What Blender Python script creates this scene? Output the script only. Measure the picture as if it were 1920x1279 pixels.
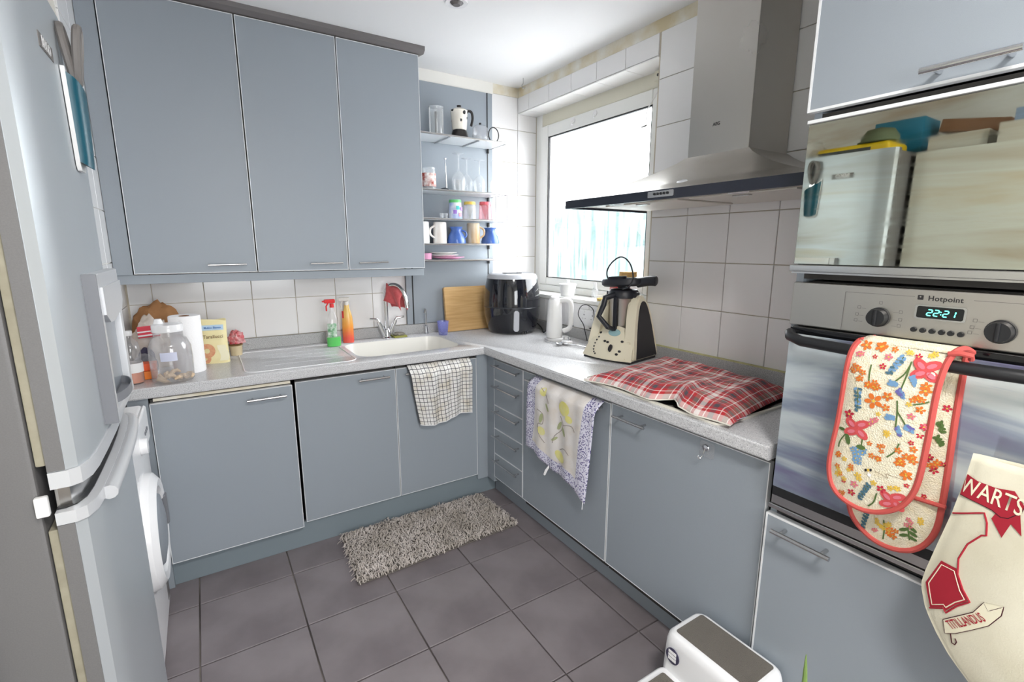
import bpy, bmesh, math, random
from mathutils import Vector, Matrix

random.seed(7)
scene = bpy.context.scene
COL = scene.collection
for _o in list(bpy.data.objects):
    bpy.data.objects.remove(_o)

# ------------------------------------------------------------------ camera
cam_data = bpy.data.cameras.new('camera')
cam = bpy.data.objects.new('camera', cam_data)
COL.objects.link(cam)
cam_data.sensor_width = 36.0
cam_data.lens = 17.068
cam_data.clip_start = 0.02
_yaw, _pit, _rol = 0.5676, -0.1914, 0.0015
_f = Vector((math.sin(_yaw) * math.cos(_pit), math.cos(_yaw) * math.cos(_pit), math.sin(_pit)))
_r = _f.cross(Vector((0, 0, 1))).normalized()
_u = _r.cross(_f)
_r2 = _r * math.cos(_rol) + _u * math.sin(_rol)
_u2 = _u * math.cos(_rol) - _r * math.sin(_rol)
cam.matrix_world = Matrix(((_r2.x, _u2.x, -_f.x, -1.9097), (_r2.y, _u2.y, -_f.y, -2.9262), (_r2.z, _u2.z, -_f.z, 1.446), (0, 0, 0, 1)))
scene.camera = cam

# ------------------------------------------------------------------ world, light, exposure
world = bpy.data.worlds.new('overcast_sky')
scene.world = world
world.use_nodes = True
_wn = world.node_tree.nodes
_wn['Background'].inputs['Color'].default_value = (0.95, 0.98, 1.0, 1)
_wn['Background'].inputs['Strength'].default_value = 3.0

scene.view_settings.view_transform = 'Standard'
scene.view_settings.look = 'None'
scene.view_settings.gamma = 1.0
scene.view_settings.use_curve_mapping = False
scene.view_settings.exposure = 2.12

def portal(name, loc, rot, sx, sy):
    l = bpy.data.lights.new(name, 'AREA')
    l.shape = 'RECTANGLE'; l.size = sx; l.size_y = sy
    l.cycles.is_portal = True
    o = bpy.data.objects.new(name, l); COL.objects.link(o)
    o.location = loc; o.rotation_euler = rot
    return o
portal('window_portal', (0.24, -0.6, 1.7), (0, math.pi / 2, 0), 1.25, 1.3)
portal('rear_fill_portal', (-1.40, -4.66, 1.5), (math.pi / 2, 0, 0), 1.3, 1.3)

# ------------------------------------------------------------------ helpers
def lin(c):
    c /= 255.0
    return c / 12.92 if c <= 0.04045 else ((c + 0.055) / 1.055) ** 2.4
def rgb(r, g, b):
    return (lin(r), lin(g), lin(b), 1.0)

MATS = {}
def node(nt, t, **kw):
    n = nt.nodes.new(t)
    for k, v in kw.items():
        if k in n.inputs: n.inputs[k].default_value = v
        else: setattr(n, k, v)
    return n
def setin(n, k, v):
    n.inputs[k].default_value = v
def mat(name, col, rough=0.5, metal=0.0, var=0.0, vscale=8.0, vcol=None, bump=0.0, bscale=60.0, coat=0.0,
        emit=None, estr=0.0, trans=0.0, sheen=0.0, rvar=0.0, spec=0.5, stretch=None):
    m = bpy.data.materials.new(name); m.use_nodes = True
    nt = m.node_tree; b = nt.nodes['Principled BSDF']
    setin(b, 'Base Color', col); setin(b, 'Roughness', rough); setin(b, 'Metallic', metal)
    setin(b, 'Coat Weight', coat); setin(b, 'Specular IOR Level', spec)
    if sheen: setin(b, 'Sheen Weight', sheen)
    if trans: setin(b, 'Transmission Weight', trans)
    if emit: setin(b, 'Emission Color', emit); setin(b, 'Emission Strength', estr)
    tc = None
    def coords():
        t = node(nt, 'ShaderNodeTexCoord')
        if stretch:
            mp = node(nt, 'ShaderNodeMapping'); mp.inputs['Scale'].default_value = stretch
            nt.links.new(t.outputs['Object'], mp.inputs['Vector']); return mp.outputs['Vector']
        return t.outputs['Object']
    if var or rvar:
        n = node(nt, 'ShaderNodeTexNoise'); setin(n, 'Scale', vscale); setin(n, 'Detail', 6.0)
        nt.links.new(coords(), n.inputs['Vector'])
        if var:
            cr = node(nt, 'ShaderNodeMapRange'); setin(cr, 'From Min', 0.35); setin(cr, 'From Max', 0.65); setin(cr, 'To Max', var)
            nt.links.new(n.outputs['Fac'], cr.inputs['Value'])
            mx = node(nt, 'ShaderNodeMix', data_type='RGBA')
            mx.inputs[6].default_value = col
            mx.inputs[7].default_value = vcol or tuple(c * 0.6 for c in col[:3]) + (1,)
            nt.links.new(cr.outputs['Result'], mx.inputs[0]); nt.links.new(mx.outputs[2], b.inputs['Base Color'])
        if rvar:
            rr = node(nt, 'ShaderNodeMapRange'); setin(rr, 'From Min', 0.3); setin(rr, 'From Max', 0.7)
            setin(rr, 'To Min', rough); setin(rr, 'To Max', rough + rvar)
            nt.links.new(n.outputs['Fac'], rr.inputs['Value']); nt.links.new(rr.outputs['Result'], b.inputs['Roughness'])
    if bump:
        n2 = node(nt, 'ShaderNodeTexNoise'); setin(n2, 'Scale', bscale); setin(n2, 'Detail', 4.0)
        nt.links.new(coords(), n2.inputs['Vector'])
        bp = node(nt, 'ShaderNodeBump'); setin(bp, 'Strength', bump); setin(bp, 'Distance', 0.01)
        nt.links.new(n2.outputs['Fac'], bp.inputs['Height']); nt.links.new(bp.outputs['Normal'], b.inputs['Normal'])
    MATS[name] = m
    return m
def glass(name, tint, rough=0.02, haze=0.0, ior=1.45, hcol=(0.9, 0.92, 0.95, 1)):
    """thin clear wall of glass or plastic: transparent body, fresnel reflection, optional milky haze"""
    m = bpy.data.materials.new(name); m.use_nodes = True
    nt = m.node_tree; nt.nodes.remove(nt.nodes['Principled BSDF']); out = nt.nodes['Material Output']
    t = node(nt, 'ShaderNodeBsdfTransparent'); setin(t, 'Color', tint)
    g = node(nt, 'ShaderNodeBsdfGlossy'); setin(g, 'Roughness', rough)
    lw = node(nt, 'ShaderNodeLayerWeight'); setin(lw, 'Blend', 0.5)
    pw = node(nt, 'ShaderNodeMath', operation='POWER'); pw.inputs[1].default_value = 4.0; nt.links.new(lw.outputs['Facing'], pw.inputs[0])
    f = node(nt, 'ShaderNodeMath', operation='MULTIPLY_ADD'); f.inputs[1].default_value = 0.8; f.inputs[2].default_value = 0.05; nt.links.new(pw.outputs[0], f.inputs[0])
    mx = node(nt, 'ShaderNodeMixShader')
    nt.links.new(f.outputs[0], mx.inputs[0]); nt.links.new(t.outputs[0], mx.inputs[1]); nt.links.new(g.outputs[0], mx.inputs[2])
    last = mx
    if haze:
        d = node(nt, 'ShaderNodeBsdfDiffuse'); setin(d, 'Color', hcol)
        m2 = node(nt, 'ShaderNodeMixShader'); m2.inputs[0].default_value = haze
        nt.links.new(mx.outputs[0], m2.inputs[1]); nt.links.new(d.outputs[0], m2.inputs[2]); last = m2
    nt.links.new(last.outputs[0], out.inputs[0])
    MATS[name] = m
    return m

def root_loc(o):
    while o.parent: o = o.parent
    return Vector(o.location)

class MB:
    """collects shapes; build() links them as ONE mesh object"""
    def __init__(self):
        self.bm = bmesh.new(); self.uv = self.bm.loops.layers.uv.new('UVMap'); self.bev = False
    def box(self, x0, x1, y0, y1, z0, z1, bev=0.0, seg=2):
        r = bmesh.ops.create_cube(self.bm, size=1.0)
        vs = r['verts']
        c = Vector(((x0 + x1) / 2, (y0 + y1) / 2, (z0 + z1) / 2)); s = Vector((abs(x1 - x0), abs(y1 - y0), abs(z1 - z0)))
        for v in vs: v.co = Vector((v.co.x * s.x, v.co.y * s.y, v.co.z * s.z)) + c
        if bev:
            self.bev = True
            es = list({e for v in vs for e in v.link_edges})
            bmesh.ops.bevel(self.bm, geom=es, offset=bev, segments=seg, affect='EDGES', profile=0.5, clamp_overlap=True)
        return self
    def obox(self, m, sx, sy, sz, bev=0.0, seg=2):
        """box of size sx sy sz centred in the frame m"""
        t = MB(); t.box(-sx / 2, sx / 2, -sy / 2, sy / 2, -sz / 2, sz / 2, bev, seg)
        return self.join(t, m)
    def join(self, other, m=None):
        if m is not None: bmesh.ops.transform(other.bm, matrix=m, verts=other.bm.verts[:])
        self.bev = self.bev or other.bev
        me = bpy.data.meshes.new('tmp'); other.bm.to_mesh(me); other.bm.free()
        self.bm.from_mesh(me); bpy.data.meshes.remove(me)
        self.uv = self.bm.loops.layers.uv.verify()
        return self
    def ring(self, c, ax_u, ax_v, r, n):
        return [self.bm.verts.new(c + ax_u * (math.cos(2 * math.pi * i / n) * r) + ax_v * (math.sin(2 * math.pi * i / n) * r)) for i in range(n)]
    def bridge(self, a, b):
        n = len(a)
        for i in range(n):
            self.bm.faces.new((a[i], a[(i + 1) % n], b[(i + 1) % n], b[i]))
    def cyl(self, p0, p1, r0, r1=None, n=24, caps=True):
        p0, p1 = Vector(p0), Vector(p1); r1 = r0 if r1 is None else r1
        d = (p1 - p0).normalized(); u = d.orthogonal().normalized(); v = d.cross(u)
        a = self.ring(p0, u, v, r0, n); b = self.ring(p1, u, v, r1, n)
        self.bridge(a, b)
        if caps:
            self.bm.faces.new(a[::-1]); self.bm.faces.new(b)
        return self
    def tube(self, pts, r, n=8, closed=False, caps=True):
        pts = [Vector(p) for p in pts]; N = len(pts)
        rs = r if isinstance(r, (list, tuple)) else [r] * N
        prev = None; rings = []
        for i, p in enumerate(pts):
            if closed: d = (pts[(i + 1) % N] - pts[i - 1]).normalized()
            else: d = (pts[min(i + 1, N - 1)] - pts[max(i - 1, 0)]).normalized()
            if prev is None: u = d.orthogonal().normalized()
            else:
                u = prev - d * prev.dot(d)
                u = u.normalized() if u.length > 1e-6 else d.orthogonal().normalized()
            prev = u
            rings.append(self.ring(p, u, d.cross(u), rs[i], n))
        for i in range(N - 1): self.bridge(rings[i], rings[i + 1])
        if closed: self.bridge(rings[-1], rings[0])
        elif caps:
            self.bm.faces.new(rings[0][::-1]); self.bm.faces.new(rings[-1])
        return self
    def lathe(self, prof, c=(0, 0, 0), n=32, sx=1.0, sy=1.0, m=None):
        """profile [(r, z)...] turned round the z axis through c"""
        c = Vector(c); rings = []
        def P(r, z, a):
            p = Vector((math.cos(a) * r * sx, math.sin(a) * r * sy, z))
            return (m @ p if m is not None else p) + c
        for r, z in prof:
            if r < 1e-5: rings.append([self.bm.verts.new(P(0, z, 0))])
            else: rings.append([self.bm.verts.new(P(r, z, 2 * math.pi * i / n)) for i in range(n)])
        for a, b in zip(rings, rings[1:]):
            if len(a) == 1 and len(b) == 1: continue
            if len(a) == 1:
                for i in range(n): self.bm.faces.new((a[0], b[(i + 1) % n], b[i]))
            elif len(b) == 1:
                for i in range(n): self.bm.faces.new((a[i], a[(i + 1) % n], b[0]))
            else: self.bridge(a, b)
        return self
    def prism(self, poly, fn0, fn1):
        """polygon [(a, b)...] swept from fn0(a, b) to fn1(a, b)"""
        A = [self.bm.verts.new(Vector(fn0(a, b))) for a, b in poly]; B = [self.bm.verts.new(Vector(fn1(a, b))) for a, b in poly]
        self.bridge(A, B)
        self.bm.faces.new(A[::-1]); self.bm.faces.new(B)
        return self
    def grid(self, f, nu, nv, u0=0.0, u1=1.0, v0=0.0, v1=1.0):
        """surface f(u, v) with UVs"""
        V = [[self.bm.verts.new(Vector(f(u0 + (u1 - u0) * i / nu, v0 + (v1 - v0) * j / nv))) for j in range(nv + 1)] for i in range(nu + 1)]
        for i in range(nu):
            for j in range(nv):
                fc = self.bm.faces.new((V[i][j], V[i + 1][j], V[i + 1][j + 1], V[i][j + 1]))
                for lp, (a, b) in zip(fc.loops, ((i, j), (i + 1, j), (i + 1, j + 1), (i, j + 1))):
                    lp[self.uv].uv = (u0 + (u1 - u0) * a / nu, v0 + (v1 - v0) * b / nv)
        return self
    def poly3(self, pts):
        try: self.bm.faces.new([self.bm.verts.new(Vector(p)) for p in pts])
        except ValueError: pass
        return self
    def build(self, name, material, parent=None, world=False, smooth=True, solid=0.0, recalc=True, ang=0.7, subsurf=0):
        bm = self.bm
        if recalc: bmesh.ops.recalc_face_normals(bm, faces=bm.faces[:])
        if smooth:
            for f in bm.faces: f.smooth = True
            for e in bm.edges:
                if len(e.link_faces) == 2 and e.calc_face_angle(0) > ang: e.smooth = False
        off = Vector((0, 0, 0))
        if parent is not None and world: off = root_loc(parent)
        elif parent is None and world != 'keep':
            xs = [v.co.x for v in bm.verts]; ys = [v.co.y for v in bm.verts]; zs = [v.co.z for v in bm.verts]
            off = Vector(((min(xs) + max(xs)) / 2, (min(ys) + max(ys)) / 2, min(zs)))
        if off.length > 0: bmesh.ops.translate(bm, verts=bm.verts[:], vec=-off)
        me = bpy.data.meshes.new(name); bm.to_mesh(me); bm.free()
        o = bpy.data.objects.new(name, me); COL.objects.link(o)
        mm = material if isinstance(material, (list, tuple)) else [material]
        for k in mm: me.materials.append(MATS[k] if isinstance(k, str) else k)
        if parent is not None: o.parent = parent
        else: o.location = off
        if solid:
            s = o.modifiers.new('solid', 'SOLIDIFY'); s.thickness = abs(solid); s.offset = 0.0 if solid > 0 else -1.0
        if self.bev and not solid:
            s = o.modifiers.new('wn', 'WEIGHTED_NORMAL'); s.keep_sharp = True; s.weight = 100
        if subsurf:
            s = o.modifiers.new('sub', 'SUBSURF'); s.levels = subsurf; s.render_levels = subsurf
        return o

def thing(name, label, cat, loc=(0, 0, 0), rotz=0.0, group=None):
    o = bpy.data.objects.new(name, None); COL.objects.link(o)
    o.empty_display_size = 0.05
    o.location = loc; o.rotation_euler = (0, 0, rotz)
    o['label'] = label; o['category'] = cat
    if group: o['group'] = group
    return o
def tag(o, label, cat, group=None):
    o['label'] = label; o['category'] = cat
    if group: o['group'] = group
    return o
def struct(o):
    o['kind'] = 'structure'
    return o
def copy_tree(o, parent=None):
    c = o.copy(); COL.objects.link(c); c.parent = parent
    for ch in list(o.children): copy_tree(ch, c)
    return c
def text_mesh(body, size, m, material, name, parent, bold=0.0, extrude=0.0004, shear=0.0, spacing=1.0, sx=1.0, world=True, align='CENTER', res=3):
    """lettering built as a mesh in the frame m (x along the line, y up, z out of the surface)"""
    cu = bpy.data.curves.new('t', 'FONT'); cu.body = body; cu.size = size; cu.extrude = extrude; cu.offset = bold
    cu.shear = shear; cu.space_character = spacing; cu.align_x = align; cu.align_y = 'CENTER'; cu.resolution_u = res
    ob = bpy.data.objects.new('t', cu); COL.objects.link(ob)
    bpy.context.view_layer.update()
    me = bpy.data.meshes.new_from_object(ob.evaluated_get(bpy.context.evaluated_depsgraph_get()))
    bpy.data.objects.remove(ob); bpy.data.curves.remove(cu)
    me.name = name
    me.materials.clear(); me.materials.append(MATS[material])
    me.transform(Matrix.Diagonal((sx, 1, 1, 1))); me.transform(m)
    if parent is not None and world: me.transform(Matrix.Translation(-root_loc(parent)))
    o = bpy.data.objects.new(name, me); COL.objects.link(o)
    if parent is not None: o.parent = parent
    return o
def frame(o, ex, ey):
    """4x4 with origin o, x axis ex, y axis ey"""
    ex = Vector(ex).normalized(); ey = Vector(ey).normalized(); ez = ex.cross(ey); o = Vector(o)
    return Matrix(((ex.x, ey.x, ez.x, o.x), (ex.y, ey.y, ez.y, o.y), (ex.z, ey.z, ez.z, o.z), (0, 0, 0, 1)))
def rrect(x0, x1, y0, y1, r, n=6):
    pts = []
    for cx, cy, a0 in ((x1 - r, y1 - r, 0), (x0 + r, y1 - r, 90), (x0 + r, y0 + r, 180), (x1 - r, y0 + r, 270)):
        for i in range(n + 1):
            a = math.radians(a0 + 90 * i / n); pts.append((cx + r * math.cos(a), cy + r * math.sin(a)))
    return pts
def smooth_path(pts, n=6):
    """Catmull-Rom through pts"""
    P = [Vector(p) for p in pts]; out = []
    for i in range(len(P) - 1):
        p0 = P[max(i - 1, 0)]; p1 = P[i]; p2 = P[i + 1]; p3 = P[min(i + 2, len(P) - 1)]
        for k in range(n):
            t = k / n
            out.append(0.5 * ((2 * p1) + (p2 - p0) * t + (2 * p0 - 5 * p1 + 4 * p2 - p3) * t * t + (3 * p1 - p0 - 3 * p2 + p3) * t ** 3))
    out.append(P[-1]); return out

# ------------------------------------------------------------------ materials
mat('cabinet_grey', rgb(150, 158, 166), 0.42, var=0.12, vscale=900, vcol=rgb(180, 188, 196), spec=0.4)
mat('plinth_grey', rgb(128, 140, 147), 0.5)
mat('white_edge', rgb(232, 234, 236), 0.35)
mat('carcass_dark', rgb(58, 56, 54), 0.7)
mat('cornice_grey', rgb(112, 108, 108), 0.55)
mat('chrome', rgb(225, 226, 228), 0.12, 1.0)
mat('satin_steel', rgb(202, 201, 200), 0.24, 1.0)
mat('brushed_steel', rgb(196, 192, 186), 0.27, 1.0, var=0.12, vscale=2.5, vcol=rgb(176, 170, 162), rvar=0.12)
mat('wall_white', rgb(236, 234, 228), 0.7)
mat('ceiling_white', rgb(238, 238, 238), 0.8, bump=0.05, bscale=30)
mat('grout', rgb(205, 196, 180), 0.9, var=0.5, vscale=5, vcol=rgb(170, 158, 138))
mat('tile_white', rgb(240, 239, 239), 0.12, bump=0.015, bscale=14, spec=0.5)
mat('stain_beige', rgb(216, 202, 168), 0.9, var=1.0, vscale=7, vcol=rgb(238, 236, 228))
mat('sealant_yellow', rgb(200, 198, 150), 0.7, var=0.6, vscale=20, vcol=rgb(170, 165, 120))
mat('floor_tile', rgb(140, 132, 135), 0.36, var=0.85, vscale=3.2, vcol=rgb(113, 105, 108), bump=0.05, bscale=25, rvar=0.2)
mat('floor_grout', rgb(150, 142, 136), 0.9, var=0.9, vscale=3, vcol=rgb(66, 60, 58))
mat('upvc', rgb(240, 240, 236), 0.3)
mat('upvc_old', rgb(226, 222, 204), 0.4)
mat('black_rubber', rgb(30, 30, 32), 0.6)
mat('black_gloss', rgb(14, 15, 18), 0.08)
mat('black_plastic', rgb(28, 29, 32), 0.4)
mat('white_plastic', rgb(238, 238, 238), 0.3)
mat('white_gloss', rgb(240, 240, 242), 0.12)
glass('clear_glass', (0.985, 0.99, 0.99, 1), 0.03, 0.15)
glass('clear_plastic', (0.99, 0.99, 0.995, 1), 0.08, 0.07, hcol=(0.97, 0.97, 0.98, 1))

def speckle(name, c1, c2, c3, rough):
    m = mat(name, c1, rough)
    nt = m.node_tree; b = nt.nodes['Principled BSDF']
    t = node(nt, 'ShaderNodeTexCoord'); v = node(nt, 'ShaderNodeTexNoise'); setin(v, 'Scale', 330.0); setin(v, 'Detail', 2.0)
    r = node(nt, 'ShaderNodeValToRGB'); e = r.color_ramp.elements
    e[0].position = 0.34; e[0].color = c2; e[1].position = 0.68; e[1].color = c3
    k = r.color_ramp.elements.new(0.45); k.color = c1; k = r.color_ramp.elements.new(0.56); k.color = c1
    nt.links.new(t.outputs['Object'], v.inputs['Vector']); nt.links.new(v.outputs['Fac'], r.inputs['Fac']); nt.links.new(r.outputs['Color'], b.inputs['Base Color'])
    return m
speckle('worktop', rgb(206, 206, 208), rgb(160, 160, 164), rgb(232, 232, 234), 0.3)
speckle('upstand', rgb(178, 178, 178), rgb(130, 130, 132), rgb(208, 208, 208), 0.4)

# ------------------------------------------------------------------ the room
XL, ZC = -2.217, 2.482
REC = 0.153            # depth of the window recess
YW = -1.2014           # right edge of the window recess
XA, YR = -2.86, -4.6   # alcove wall, rear wall
TH, TWB, TWR = 0.2098, 0.2144, 0.2126

floor = struct(MB().box(XA - 0.1, 0.1, YR - 0.1, 0.1, -0.12, -0.008).build('floor', 'floor_grout', world='keep'))
_cache = {}
def piece_mesh(w, h, t, material, gap, bev):
    k = (round(w, 4), round(h, 4), t, material)
    if k not in _cache:
        mb = MB(); mb.box(-w / 2 + gap, w / 2 - gap, -h / 2 + gap, h / 2 - gap, -t, 0, 0)
        top = [e for e in mb.bm.edges if all(v.co.z > -1e-6 for v in e.verts)]
        bmesh.ops.bevel(mb.bm, geom=top, offset=bev, segments=1, affect='EDGES')
        bmesh.ops.recalc_face_normals(mb.bm, faces=mb.bm.faces[:])
        me = bpy.data.meshes.new('tile'); mb.bm.to_mesh(me); mb.bm.free(); me.materials.append(MATS[material])
        _cache[k] = me
    return _cache[k]
def tiles(parent, name, us, vs, org, eu, ev, material, t=0.006, gap=0.0016, bev=0.0012, jit=0.0):
    eu, ev, org = Vector(eu), Vector(ev), Vector(org)
    for a, b in zip(us, us[1:]):
        for c, d in zip(vs, vs[1:]):
            if b - a < 0.012 or d - c < 0.012: continue
            o = bpy.data.objects.new(name, piece_mesh(b - a, d - c, t, material, gap, bev)); COL.objects.link(o)
            m = frame(org + eu * (a + b) / 2 + ev * (c + d) / 2, eu, ev)
            if jit: m = m @ Matrix.Rotation(random.uniform(-jit, jit), 4, 'X') @ Matrix.Rotation(random.uniform(-jit, jit), 4, 'Y')
            o.matrix_world = m; o.parent = parent
def cuts(lo, hi, base, step):
    k = math.floor((lo - base) / step) + 1
    out = [lo]
    while base + k * step < hi - 0.004:
        if base + k * step > lo + 0.004: out.append(base + k * step)
        k += 1
    return out + [hi]
tiles(floor, 'floor_tile', cuts(XA, 0, -2.0485, 0.3548), cuts(YR, -0.02, -0.7605, 0.3548), (0, 0, 0), (1, 0, 0), (0, 1, 0), 'floor_tile', 0.008, 0.0026, 0.0015, 0.0012)

struct(MB().box(XA - 0.1, 0.3, YR - 0.1, 0.15, ZC, ZC + 0.1).build('ceiling', 'ceiling_white', world='keep'))
T = 0.006
wall_back = struct(MB().box(XL - 0.1, 0.3, T, 0.15, 0, ZC).build('wall_back', 'grout', world='keep'))
zrow = cuts(0.962, 1.40, 1.1688, TH)
tiles(wall_back, 'wall_tile', cuts(XL + 0.006, -0.836, -2.1168, TWB), zrow, (0, 0, 0), (1, 0, 0), (0, 0, 1), 'tile_white')
tiles(wall_back, 'wall_tile', [-0.212, 0.0, REC], cuts(0.962, 2.424, 1.1688, TH), (0, 0, 0), (1, 0, 0), (0, 0, 1), 'tile_white')
# right wall: a thick wall with the window recess cut out of it
wr = MB()
wr.box(T, 0.30, YR - 0.1, YW, 0, ZC); wr.box(T, 0.30, YW, T, 0, 1.115); wr.box(T, 0.30, YW, T, 2.3265 + T, ZC)
wall_right = struct(wr.build('wall_right', 'grout', world='keep'))
tiles(wall_right, 'wall_tile', cuts(-YW, 2.30, 1.424, TWR), cuts(0.962, 2.424, 1.1688, TH), (0, 0, 0), (0, -1, 0), (0, 0, 1), 'tile_white')
tiles(wall_right, 'wall_tile', cuts(0, -YW, 1.2014, 0.2145), [2.3265, 2.424], (0, 0, 0), (0, -1, 0), (0, 0, 1), 'tile_white')
tiles(wall_right, 'wall_tile', cuts(0, -YW, 1.2014, 0.2145), [0.962, 1.113], (0, 0, 0), (0, -1, 0), (0, 0, 1), 'tile_white')
tiles(wall_right, 'recess_tile', cuts(0, -YW, 1.2014, 0.2145), [0.0, REC], (0, 0, 2.3265), (0, -1, 0), (1, 0, 0), 'tile_white')
MB().box(T - 0.003, 0.02, -2.30, 0, 2.424, ZC).build('bare_plaster_band', 'stain_beige', wall_right, world=True)
MB().box(-0.212, REC, 0.001, 0.02, 2.424, ZC).build('bare_plaster_band', 'stain_beige', wall_back, world=True)
struct(MB().box(-0.83, -0.20, -0.012, 0.0055, 2.412, ZC - 0.001).build('trim_1', 'wall_white', world='keep'))
# left: short nib beside the wall units, then the alcove with the appliances
wall_left = struct(MB().box(XL - 0.12, XL - T, -0.63, 0.0, 0, ZC).build('wall_left', 'wall_white', world='keep'))
tiles(wall_left, 'wall_tile', cuts(-0.62, 0.0, 0.0, TWR), cuts(0.962, 2.43, 1.1688, TH), (XL, 0, 0), (0, 1, 0), (0, 0, 1), 'tile_white')
struct(MB().box(XA - 0.1, XA, YR, -0.5, 0, ZC).build('wall_alcove', 'wall_white', world='keep'))
struct(MB().box(XA, XL - 0.12, -0.63, -0.5, 0, ZC).build('wall_alcove_end', 'wall_white', world='keep'))
# unseen rear wall; its window is added to let in fill light
wb = MB()
wb.box(XA - 0.1, -2.05, YR - 0.1, YR, 0, ZC); wb.box(-0.75, 0.3, YR - 0.1, YR, 0, ZC); wb.box(-2.05, -0.75, YR - 0.1, YR, 2.15, ZC); wb.box(-2.05, -0.75, YR - 0.1, YR, 0, 0.85)
struct(wb.build('wall_rear', 'wall_white', world='keep'))
pf = MB()
for x in (-2.05, -1.43, -0.81): pf.box(x, x + 0.06, YR - 0.08, YR - 0.02, 0.85, 2.15, 0.004)
pf.box(-1.99, -0.81, YR - 0.08, YR - 0.02, 0.85, 0.93, 0.004); pf.box(-1.99, -0.81, YR - 0.08, YR - 0.02, 2.07, 2.15, 0.004)
struct(pf.build('added_window', 'upvc', world='keep'))

# ------------------------------------------------------------------ window
win = bpy.data.objects.new('window_1', None); COL.objects.link(win); win.location = (0.18, -0.6, 1.14); win['kind'] = 'structure'
def wpart(mb, name, m): return mb.build(name, m, win, world=True)
for nm, a in (('frame_jamb', (REC, 0.22, -0.07, -0.001, 1.142, 2.325)), ('frame_jamb', (REC, 0.22, -1.2, -1.13, 1.142, 2.325)),
              ('frame_head', (REC, 0.22, -1.13, -0.07, 2.245, 2.325)), ('frame_sill', (REC - 0.012, 0.22, -1.13, -0.07, 1.142, 1.185))):
    wpart(MB().box(*a, 0.005), nm, 'upvc_old' if nm == 'frame_head' else 'upvc')
for nm, a in (('sash_stile', (REC - 0.014, 0.2, -0.152, -0.072, 1.188, 2.243)), ('sash_stile', (REC - 0.014, 0.2, -1.128, -1.05, 1.188, 2.243)),
              ('sash_rail', (REC - 0.014, 0.2, -1.05, -0.152, 2.168, 2.243)), ('sash_rail', (REC - 0.014, 0.2, -1.05, -0.152, 1.188, 1.238))):
    wpart(MB().box(*a, 0.008), nm, 'upvc')
bead = MB()
for a in ((-0.158, -0.152, 1.238, 2.168), (-1.05, -1.044, 1.238, 2.168), (-1.05, -0.152, 1.238, 1.243), (-1.05, -0.152, 2.162, 2.168)):
    bead.box(0.145, 0.16, a[0], a[1], a[2], a[3])
wpart(bead, 'glazing_gasket', 'black_rubber')
def condensation():
    m = bpy.data.materials.new('misted_glass'); m.use_nodes = True; nt = m.node_tree
    nt.nodes.remove(nt.nodes['Principled BSDF']); out = nt.nodes['Material Output']
    t = node(nt, 'ShaderNodeBsdfTransparent'); tr = node(nt, 'ShaderNodeBsdfTranslucent'); setin(tr, 'Color', (0.80, 0.90, 0.96, 1))
    g = node(nt, 'ShaderNodeBsdfGlossy'); setin(g, 'Roughness', 0.05)
    tc = node(nt, 'ShaderNodeTexCoord'); mp = node(nt, 'ShaderNodeMapping'); mp.inputs['Scale'].default_value = (1, 14, 1.2)
    n = node(nt, 'ShaderNodeTexNoise'); setin(n, 'Scale', 3.0); setin(n, 'Detail', 5.0)
    nt.links.new(tc.outputs['Object'], mp.inputs['Vector']); nt.links.new(mp.outputs['Vector'], n.inputs['Vector'])
    r = node(nt, 'ShaderNodeMapRange'); setin(r, 'From Min', 0.4); setin(r, 'From Max', 0.62); setin(r, 'To Min', 0.0); setin(r, 'To Max', 0.10)
    nt.links.new(n.outputs['Fac'], r.inputs['Value'])
    m1 = node(nt, 'ShaderNodeMixShader'); nt.links.new(r.outputs['Result'], m1.inputs[0]); nt.links.new(t.outputs[0], m1.inputs[1]); nt.links.new(tr.outputs[0], m1.inputs[2])
    lw = node(nt, 'ShaderNodeLayerWeight'); pw = node(nt, 'ShaderNodeMath', operation='POWER'); pw.inputs[1].default_value = 3.0; nt.links.new(lw.outputs['Facing'], pw.inputs[0])
    f = node(nt, 'ShaderNodeMath', operation='MULTIPLY_ADD'); f.inputs[1].default_value = 0.6; f.inputs[2].default_value = 0.03; nt.links.new(pw.outputs[0], f.inputs[0])
    m2 = node(nt, 'ShaderNodeMixShader'); nt.links.new(f.outputs[0], m2.inputs[0]); nt.links.new(m1.outputs[0], m2.inputs[1]); nt.links.new(g.outputs[0], m2.inputs[2])
    nt.links.new(m2.outputs[0], out.inputs[0]); MATS['misted_glass'] = m
condensation()
wpart(MB().box(0.168, 0.172, -1.06, -0.145, 1.23, 2.175), 'pane', 'misted_glass')
struct(MB().box(-0.012, REC + 0.02, YW + 0.002, -0.002, 1.115, 1.1405, 0.006).build('trim_2', 'upvc', world='keep'))

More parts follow.
